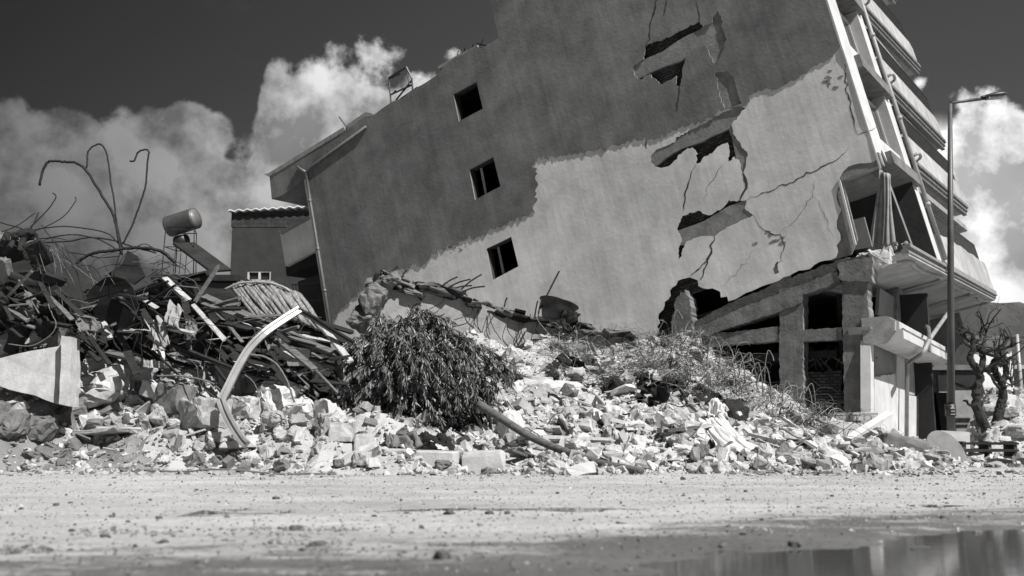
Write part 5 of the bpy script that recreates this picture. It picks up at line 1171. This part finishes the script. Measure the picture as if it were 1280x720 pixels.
# ------------------------------------------------------------------ individual rocks and blocks
def rock(px, py, wpx, m, k, label, hpx=None, Y=None, rot=None, name='concrete_lump', cat='lump', group=None, lift=.3):
    p = spot(px, py) if Y is None else at(px, py, Y); k2 = 1.22 if px < 460 else 1.0; s0 = k2*wpx/FPX*p[1]; h0_ = k2*(hpx or wpx*.75)/FPX*p[1]
    V0, F0 = BIG[k]; ex = V0.max(0)-V0.min(0); mb = MB(); R = rotm((0, 0, 1), rot if rot is not None else RNG.uniform(0, 3))@rotm((1, 0, 0), RNG.normal()*.2)
    VV = V0@R.T; ex = VV.max(0)-VV.min(0); VV = VV/ex*np.array((s0, (s0+h0_)/2, h0_)); mb.add(VV, F0); o = mb.build(name, m); o.location = p+np.array((0, -.12, h0_*.26)); return tag(o, label, cat, group)
for a_ in [
 (133, 500, 58, 'concrete_light', 0, 'large pale squarish rock beside the raised rim of the wall fragment', 48), (98, 520, 30, 'concrete_dark', 4, 'dark rock right under the wall fragment corner', 24),
 (222, 515, 44, 'concrete_dark', 2, 'dark flat-faced block left of the metal profile', 40), (262, 531, 54, 'concrete_mid', 1, 'rough pitted block behind the foot of the metal profile', 36),
 (292, 486, 34, 'concrete_light', 7, 'bright pointed rock just right of the profile bend', 44), (175, 475, 40, 'concrete_mid', 1, 'grey flat stone above the large pale rock', 18), (176, 458, 36, 'concrete_mid', 2, 'grey stone at the top of the left rock slope', 20),
 (205, 497, 38, 'concrete_light', 3, 'pale tilted slab piece leaning on the dark block', 26), (205, 525, 22, 'concrete_mid', 4, 'small rounded stone in front of the tilted slab piece', 22), (328, 492, 32, 'concrete_light', 0, 'pale boulder below the bowed tube', 28),
 (350, 512, 44, 'plaster_white', 4, 'very pale crumbly boulder right of the profile', 34), (312, 520, 40, 'concrete_light', 1, 'pale block between profile and crumbly boulder', 28), (382, 520, 38, 'plaster_white', 7, 'white rock at the right end of the left rock slope', 28),
 (412, 530, 36, 'plaster_white', 3, 'white flat slab tilted toward the road', 34), (430, 548, 26, 'concrete_light', 5, 'narrow pale block beside the white tilted slab', 22), (300, 560, 42, 'concrete_light', 3, 'flat pale slab at the tip of the metal profile', 12),
 (345, 530, 26, 'concrete_mid', 0, 'grey rock in front of the crumbly boulder', 18), (150, 543, 90, 'concrete_mid', 6, 'long thin plate lying in front of the large pale rock', 10), (20, 540, 34, 'concrete_dark', 0, 'dark clod at the lower left corner of the debris', 30), (58, 545, 40, 'concrete_dark', 7, 'dark clod next to the long thin plate', 30),
 (195, 446, 26, 'concrete_light', 1, 'small pale stone just under the rags', 26), (160, 425, 30, 'concrete_dark', 4, 'dark rock at the foot of the dark sheet', 30), (226, 440, 30, 'concrete_mid', 7, 'grey lump at the foot of the dark panel', 34), (245, 478, 30, 'concrete_mid', 0, 'grey rock left behind the profile', 22),
 (200, 462, 14, 'plaster_white', 5, 'small upright white brick under the rags', 26), (385, 478, 34, 'concrete_black', 4, 'dark lump in the shade left of the fallen shrub', 22),
 (455, 578, 20, 'concrete_light', 2, 'small pale block left of the kerb stones', 16), (470, 582, 16, 'plaster_white', 5, 'small white block at the road edge left of the kerb stones', 14), (500, 566, 44, 'concrete_light', 5, 'narrow pale bar lying before the shrub', 7), (425, 582, 12, 'stone_dark', 4, 'little dark stone at the road edge', 9), (555, 584, 22, 'concrete_dark', 4, 'dark round stone against the kerb stones', 12),
 (612, 440, 24, 'concrete_light', 0, 'rounded pale rock under the fallen wall, left one', 20), (640, 448, 28, 'concrete_light', 7, 'pale rock under the fallen wall, right one', 22), (655, 470, 22, 'plaster_white', 4, 'white lump in the upper middle of the heap', 16), (735, 455, 18, 'stone_dark', 4, 'dark rounded stone among the twigs', 16),
 (700, 488, 56, 'plaster_white', 3, 'flat white slab in the middle of the heap', 18), (672, 483, 40, 'plaster_white', 5, 'narrow white slab above the middle of the heap', 14), (742, 500, 26, 'plaster_white', 0, 'bright lump right of the flat white slab', 22), (705, 520, 44, 'concrete_mid', 4, 'grey rounded lump in the middle heap', 16),
 (745, 520, 44, 'plaster_white', 5, 'long white block pointing down right in the middle heap', 12), (765, 530, 30, 'concrete_light', 1, 'pale block beneath the long white block', 22), (765, 568, 24, 'concrete_light', 0, 'pale boulder near the road in the middle', 16), (797, 560, 20, 'plaster_white', 7, 'white pointed rock near the road in the middle', 22),
 (850, 560, 30, 'concrete_mid', 3, 'grey square tile piece near the road', 18), (835, 545, 26, 'concrete_mid', 3, 'grey tile piece tilted above the square one', 16), (875, 570, 20, 'stone_dark', 4, 'dark pointed stone by the white cloth', 20), (640, 545, 46, 'plaster_white', 7, 'large white crumpled lump behind the kerb stones', 46),
 (985, 548, 36, 'concrete_light', 1, 'pale block at the right foot of the white cloth', 18), (1020, 560, 26, 'concrete_light', 0, 'pale rock before the brick slab', 18), (1050, 545, 50, 'concrete_mid', 3, 'slanting grey slab in front of the brick slab', 26), (1085, 562, 46, 'concrete_light', 3, 'pale slab below the white plank', 18),
 (1125, 560, 60, 'concrete_dark', 3, 'dark slanting slab left of the round plate', 26), (1000, 575, 26, 'concrete_mid', 4, 'grey lump at the road edge on the right', 14), (1215, 548, 20, 'plaster_white', 7, 'bright wedge beside the foot of the pruned trees', 30), (940, 560, 24, 'concrete_mid', 7, 'grey rock under the lower end of the white cloth', 16),
 (1262, 520, 26, 'concrete_mid', 1, 'grey block on the far right heap, upper', 14), (1240, 512, 30, 'concrete_light', 3, 'pale slab on the far right heap', 10), (1270, 545, 30, 'concrete_mid', 4, 'grey lump on the far right heap, lower', 18), (870, 432, 14, 'concrete_mid', 0, 'small stone by the broken column', 12)]:
    px, py, w_, m, k, lab = a_[:6]; rock(px, py, w_, m, k, lab, a_[6])
# kerb stones
for i, (x0, x1, l) in enumerate([(518, 574, 'longer pale kerb stone lying before the fallen shrub'), (577, 632, 'rounded-end pale kerb stone lying right of the other one')]):
    p = at((x0+x1)/2, 576, 14.1); mb = MB(); wd_ = (x1-x0)/FPX*14.1
    V0, F0 = rock_template(300+i, (wd_*1.25, .42, .34), 60, 0, .0, .75); VV = V0.copy(); VV[:, 0] *= wd_/(VV[:, 0].max()-VV[:, 0].min()); mb.add(VV, F0); o = mb.build('kerb_stone', 'concrete_light'); o.location = (p[0], 14.2, .13); o.rotation_euler = (.05, .03*(-1)**i, .04); tag(o, l, 'kerb stone', 'kerb stones')
# bundle of dark folded cloth by the kerb
drape('folded_cloth', [at(478, 548, 14.5), at(515, 540, 14.6), at(530, 556, 14.2), at(488, 562, 14.2)], 'cloth_grey', 'grey folded cloth lying at the left foot of the shrub', seed=31, amp=.1)
drape('dark_rag', [at(520, 545, 14.5), at(565, 548, 14.5), at(568, 560, 14.25), at(518, 560, 14.25)], 'cloth_dark', 'dark rag lying on the kerb stones under the shrub', 'rag', seed=33, amp=.1)
# planks, plates and sheets on the right
board(640, 546, 765, 551, 15.3, 14.9, .1, .05, 'wood_pale', 'long pale plank lying level beside the bowed pole', 'plank', 'plank', None)
board(1060, 549, 1112, 517, 16.4, 18.0, .13, .04, 'paint_white', 'curved-looking white plank rising right toward the shop wall', 'plank', 'plank', None)
p = spot(1068, 528)
BS = tag(empty('brick_slab', p+np.array((0, 0, .05))), 'broken piece of hollow-brick wall lying below the right column', 'brick slab'); mb = MB()
for i in range(6): mb.box((-.42+i*.17, 0, .05), (.155, .35, .11), jit=.008)
mb.build('brick_row', 'concrete_mid', BS); mb = MB(); mb.box((0, .05, .15), (1.05, .42, .07), jit=.02); mb.build('mortar_cap', 'concrete_light', BS)
for i in range(9): pass
mb = MB(); mb.tube([(0, -.012, 0), (0, .012, 0)], .42, 40, smooth=False, seg=1); o = mb.build('round_plate', 'metal_pole'); o.location = at(1183, 566, 17.6); o.rotation_euler = (-.45, .3, .25); tag(o, 'round metal plate half buried at the foot of the lamp post', 'plate')
CRt = tag(empty('wooden_crate', at(1232, 572, 20.)), 'dark slatted crate lying at the foot of the pruned trees', 'crate'); mb = MB()
for z in (0, .14, .28): mb.box((0, 0, z), (1.1, .5, .05), jit=.01)
mb.build('slats', 'wood_dark', CRt); mb = MB()
for x in (-.5, 0, .5): mb.box((x, 0, .14), (.06, .44, .36))
mb.build('battens', 'wood_grey', CRt)
slab('dark_shutter', [(1240, 574), (1285, 572), (1290, 590), (1244, 592)], 17., .2, 'metal_dark', 'dark crushed metal piece at the right end of the road edge', 'metal scrap', 12, .04, 0)
# white cloth sagging over the lower rubble
P = [(873, 528), (895, 520), (905, 530), (925, 552), (945, 568), (958, 574), (955, 582), (935, 580), (905, 566), (885, 548)]
q0 = spot(885, 548)[1]-.35
drape('white_cloth', [at(872, 528, q0), at(902, 522, q0), at(960, 572, q0-1.0), at(905, 575, q0-.9)], 'cloth_white', 'white sheet draped down the rubble on the right', seed=41, amp=.07, nu=40, nv=30, ridge=.35)
drape('white_sack', [at(884, 505, q0+.9), at(905, 507, q0+.9), at(908, 522, q0+.6), at(885, 524, q0+.6)], 'cloth_white', 'bunched white sack just above the draped sheet', 'sack', seed=43, amp=.16, ridge=.2)
drape('white_sheet', [at(752, 508, 17.), at(800, 512, 17.), at(820, 540, 16.), at(775, 548, 16.)], 'plaster_white', 'pale crumpled sheet in the middle of the heap', 'sheet', seed=45, amp=.2, ridge=.2)
for i in range(46):
    x = RNG.uniform(640, 1120); y0_ = np.interp(x, [640, 850, 1120], [455, 470, 550]); y = RNG.uniform(y0_, 582); p = spot(x, y); L = RNG.uniform(.3, .9); a_ = RNG.uniform(0, 3.14)
    d = np.array((math.cos(a_), math.sin(a_)*.6, RNG.normal()*.25)); d = d/np.linalg.norm(d)*L/2; p = p+np.array((0, 0, .07)); mb = MB()
    mb.bar(p-d, p+d, RNG.uniform(.05, .16), RNG.uniform(.02, .05), jit=.01); single(mb, 'broken_batten', RNG.choice(['wood_pale', 'plaster_white', 'wood_grey', 'concrete_light']), 'short broken batten lying on the right rubble slope', 'batten', 'broken battens on the right rubble slope')

# chunks: the ones that show largest are things of their own
meshes = []
for k, (V0, F0) in enumerate(BIG):
    for m in ('concrete_light', 'concrete_mid', 'plaster_white', 'concrete_dark'):
        mb = MB(); mb.add(V0, F0); o = mb.build('rubble_chunk', m); meshes.append((o.data, k, m)); bpy.data.objects.remove(o)
LABS = {0: 'angular concrete chunk', 1: 'blocky concrete chunk', 2: 'squared concrete chunk', 3: 'flat concrete slab piece', 4: 'rounded concrete chunk', 5: 'narrow concrete piece', 6: 'thin plaster slab piece', 7: 'jagged concrete chunk'}
TN = {'concrete_light': 'pale', 'concrete_mid': 'grey', 'plaster_white': 'white', 'concrete_dark': 'dark'}
cnt = 0
while cnt < 290:
    right = RNG.random() < .72
    if right: x = RNG.uniform(585, 1180); yt = np.interp(x, CR[:, 0], CR[:, 1])+8; y = RNG.uniform(yt, 588)
    else: x = RNG.uniform(0, 460); yt = np.interp(x, [0, 100, 200, 300, 400, 460], [500, 470, 430, 465, 505, 545]); y = RNG.uniform(yt, 586)
    if 425 < x < 640 and y < 560 and not right: continue
    if x < 95 and y < 505: continue
    if x < 440 and y > 552 and RNG.random() < .7: continue
    p = spot(x, y)
    if p[1] > 27: continue
    if not right: pr_ = [.35, .35, .15, .15]
    else: pr_ = [.40, .28, .22, .10]
    m = RNG.choice(['concrete_light', 'concrete_mid', 'plaster_white', 'concrete_dark'], p=pr_); c = [q for q in meshes if q[2] == m]; me, k, _ = c[RNG.integers(0, len(c))]
    o = bpy.data.objects.new('rubble_chunk', me); COL.objects.link(o); s0 = .15+.27*RNG.random()**1.8*(1 if right else 1.1)
    o.scale = (s0*RNG.uniform(.8, 1.3), s0*RNG.uniform(.8, 1.2), s0*RNG.uniform(.8, 1.1)); o.location = p+np.array((0, 0, s0*.14)); o.rotation_euler = (RNG.normal()*.7, RNG.normal()*.7, RNG.uniform(0, 6.3))
    side = 'right-hand rubble slope below the wall' if right else 'left-hand rock slope by the road'
    tag(o, TN[m]+' '+LABS[k]+' on the '+side, 'rubble chunk', TN[m]+' '+LABS[k]+'s, '+('right' if right else 'left')+' slope'); cnt += 1
# all the smaller rubble: nobody could count it
def rub(n, smin, smax, zone, mb, tm, probs, pw=2., thr=None, low=1.):
    pts = []; sz = []
    while len(pts) < n:
        m = 4000; x = RNG.uniform(zone[0], zone[1], m); y = RNG.uniform(zone[2], zone[3], m); b_ = heap_base(x, y); px = 640+x/y*FPX
        ok = (b_ > .012) & (px > -60) & (px < 1340); cY, _ = crest(px); ok &= (y < cY+1.2) | (px > 1180)
        if thr is not None: ok &= fbm(x*1.1, y*1.1, 91, 4)+RNG.normal(size=m)*.12 > thr
        if low < 1: ok &= (b_ > .35) | (RNG.random(m) < low)
        x, y = x[ok], y[ok]; z = heap_h(x, y); s_ = smin+(smax-smin)*RNG.random(len(x))**pw
        pts += list(np.stack([x, y, z+s_*.12], -1)); sz += list(s_)
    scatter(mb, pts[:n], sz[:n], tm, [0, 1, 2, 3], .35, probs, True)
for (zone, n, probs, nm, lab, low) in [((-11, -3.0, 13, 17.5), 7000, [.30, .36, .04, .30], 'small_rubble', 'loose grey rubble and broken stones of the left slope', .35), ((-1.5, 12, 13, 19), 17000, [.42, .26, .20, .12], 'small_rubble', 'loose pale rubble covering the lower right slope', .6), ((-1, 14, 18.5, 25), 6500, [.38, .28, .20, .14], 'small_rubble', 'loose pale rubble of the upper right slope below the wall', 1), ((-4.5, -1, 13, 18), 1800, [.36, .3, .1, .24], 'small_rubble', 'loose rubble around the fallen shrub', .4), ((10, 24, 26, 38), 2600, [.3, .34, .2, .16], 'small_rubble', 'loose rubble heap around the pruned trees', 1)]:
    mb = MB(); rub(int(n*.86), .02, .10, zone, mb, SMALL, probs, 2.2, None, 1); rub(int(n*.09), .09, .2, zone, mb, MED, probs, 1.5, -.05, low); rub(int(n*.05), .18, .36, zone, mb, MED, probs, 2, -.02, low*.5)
    o = mb.build(nm, ['concrete_light', 'concrete_mid', 'plaster_white', 'concrete_dark', 'near_black']); tag(o, lab, 'rubble', kind='stuff')
# crumbs spilled on the road edge and gravel on the road
mb = MB(); pts = []; sz = []
for i in range(2600):
    x = RNG.uniform(-9, 11); y = 14.2-abs(RNG.normal())*.9; pts.append((x, y, float(road_h(x, y))+.003)); sz.append((.015+.12*RNG.random()**2.5)*(1 if y > 13 else .55))
for i in range(8500):
    y = 3.2+10.5*RNG.random()**.8; x = (RNG.random()-.5)*y*1.1; pdp = float(puddle_depth(np.array(x), np.array(y)))
    if pdp > .7 and RNG.random() < .8: continue
    pts.append((x, y, float(road_h(x, y))+.002)); sz.append(RNG.uniform(.006, .022)*(1 if RNG.random() < .93 else 2))
near = [i for i in range(len(pts)) if pts[i][1] < 5.3]; far = [i for i in range(len(pts)) if pts[i][1] >= 5.3]
scatter(mb, [pts[i] for i in far], [sz[i] for i in far], SMALL, [0, 1, 2], .6, [.5, .3, .2]); scatter(mb, [pts[i] for i in near], [sz[i] for i in near], SMALL, [1, 3, 0], .6, [.45, .47, .08])
tag(mb.build('road_gravel', ['concrete_mid', 'stone_dark', 'concrete_light', 'concrete_dark']), 'gravel and crumbs scattered over the dusty road', 'gravel', kind='stuff')
stl = {}
for i, (x, y, w_, dk) in enumerate([(345, 623, 9, 1), (70, 632, 8, 1), (88, 629, 6, 1), (199, 646, 8, 1), (140, 645, 7, 1), (562, 641, 14, 1), (612, 641, 10, 1), (634, 641, 9, 1), (27, 636, 7, 1), (160, 652, 6, 1), (90, 663, 8, 1), (205, 677, 12, 1), (350, 661, 7, 1), (370, 663, 16, 1), (600, 656, 8, 0), (245, 612, 5, 1), (697, 616, 5, 1), (854, 619, 5, 1), (910, 624, 5, 1), (932, 616, 6, 1), (715, 632, 5, 1), (752, 638, 6, 1), (1040, 620, 5, 1), (1178, 648, 8, 1), (993, 679, 16, 1), (560, 684, 10, 0), (1086, 634, 5, 1), (1140, 630, 5, 1), (1230, 615, 5, 1), (508, 640, 6, 1), (472, 640, 5, 1), (328, 601, 9, 0), (395, 682, 18, 1), (130, 671, 10, 1), (552, 700, 24, 1), (20, 688, 12, 1), (60, 686, 12, 1), (1222, 661, 10, 0)]):
    p = on_ground(x, y); V0, F0 = BIG[[0, 4, 7][i % 3]]; mb = MB(); mb.add(V0, F0); key = (i % 3, dk)
    if key not in stl: o = mb.build('road_stone', 'stone_dark' if dk else 'concrete_mid'); stl[key] = o.data
    else: o = bpy.data.objects.new('road_stone', stl[key]); COL.objects.link(o)
    s0 = w_/FPX*p[1]; o.scale = (s0*1.15, s0, s0*.7); o.location = (p[0], p[1], float(road_h(p[0], p[1]))+s0*.15); o.rotation_euler = (0, 0, RNG.uniform(0, 6))
    tag(o, ('small dark stone' if dk else 'small grey stone')+' lying loose on the dusty road', 'stone', ('dark' if dk else 'grey')+' loose stones on the road')
# dark clods of mud in a broken line on the left of the road
mb = MB(); pts = []; sz = []
for i in range(420):
    x, y = [(RNG.uniform(100, 230), 665+RNG.normal()*3), (RNG.uniform(290, 450), 662+RNG.normal()*2.5), (RNG.uniform(330, 440), 680+RNG.normal()*5), (RNG.uniform(0, 60), 685+RNG.normal()*2)][i % 4]; p = on_ground(x, y); pts.append((p[0], p[1], float(road_h(p[0], p[1])))); sz.append(RNG.uniform(.01, .035))
scatter(mb, pts, sz, SMALL, [0], .5, [1.]); tag(mb.build('mud_clods', ['soil_dark']), 'line of dark mud crumbs across the left of the road', 'mud', kind='stuff')
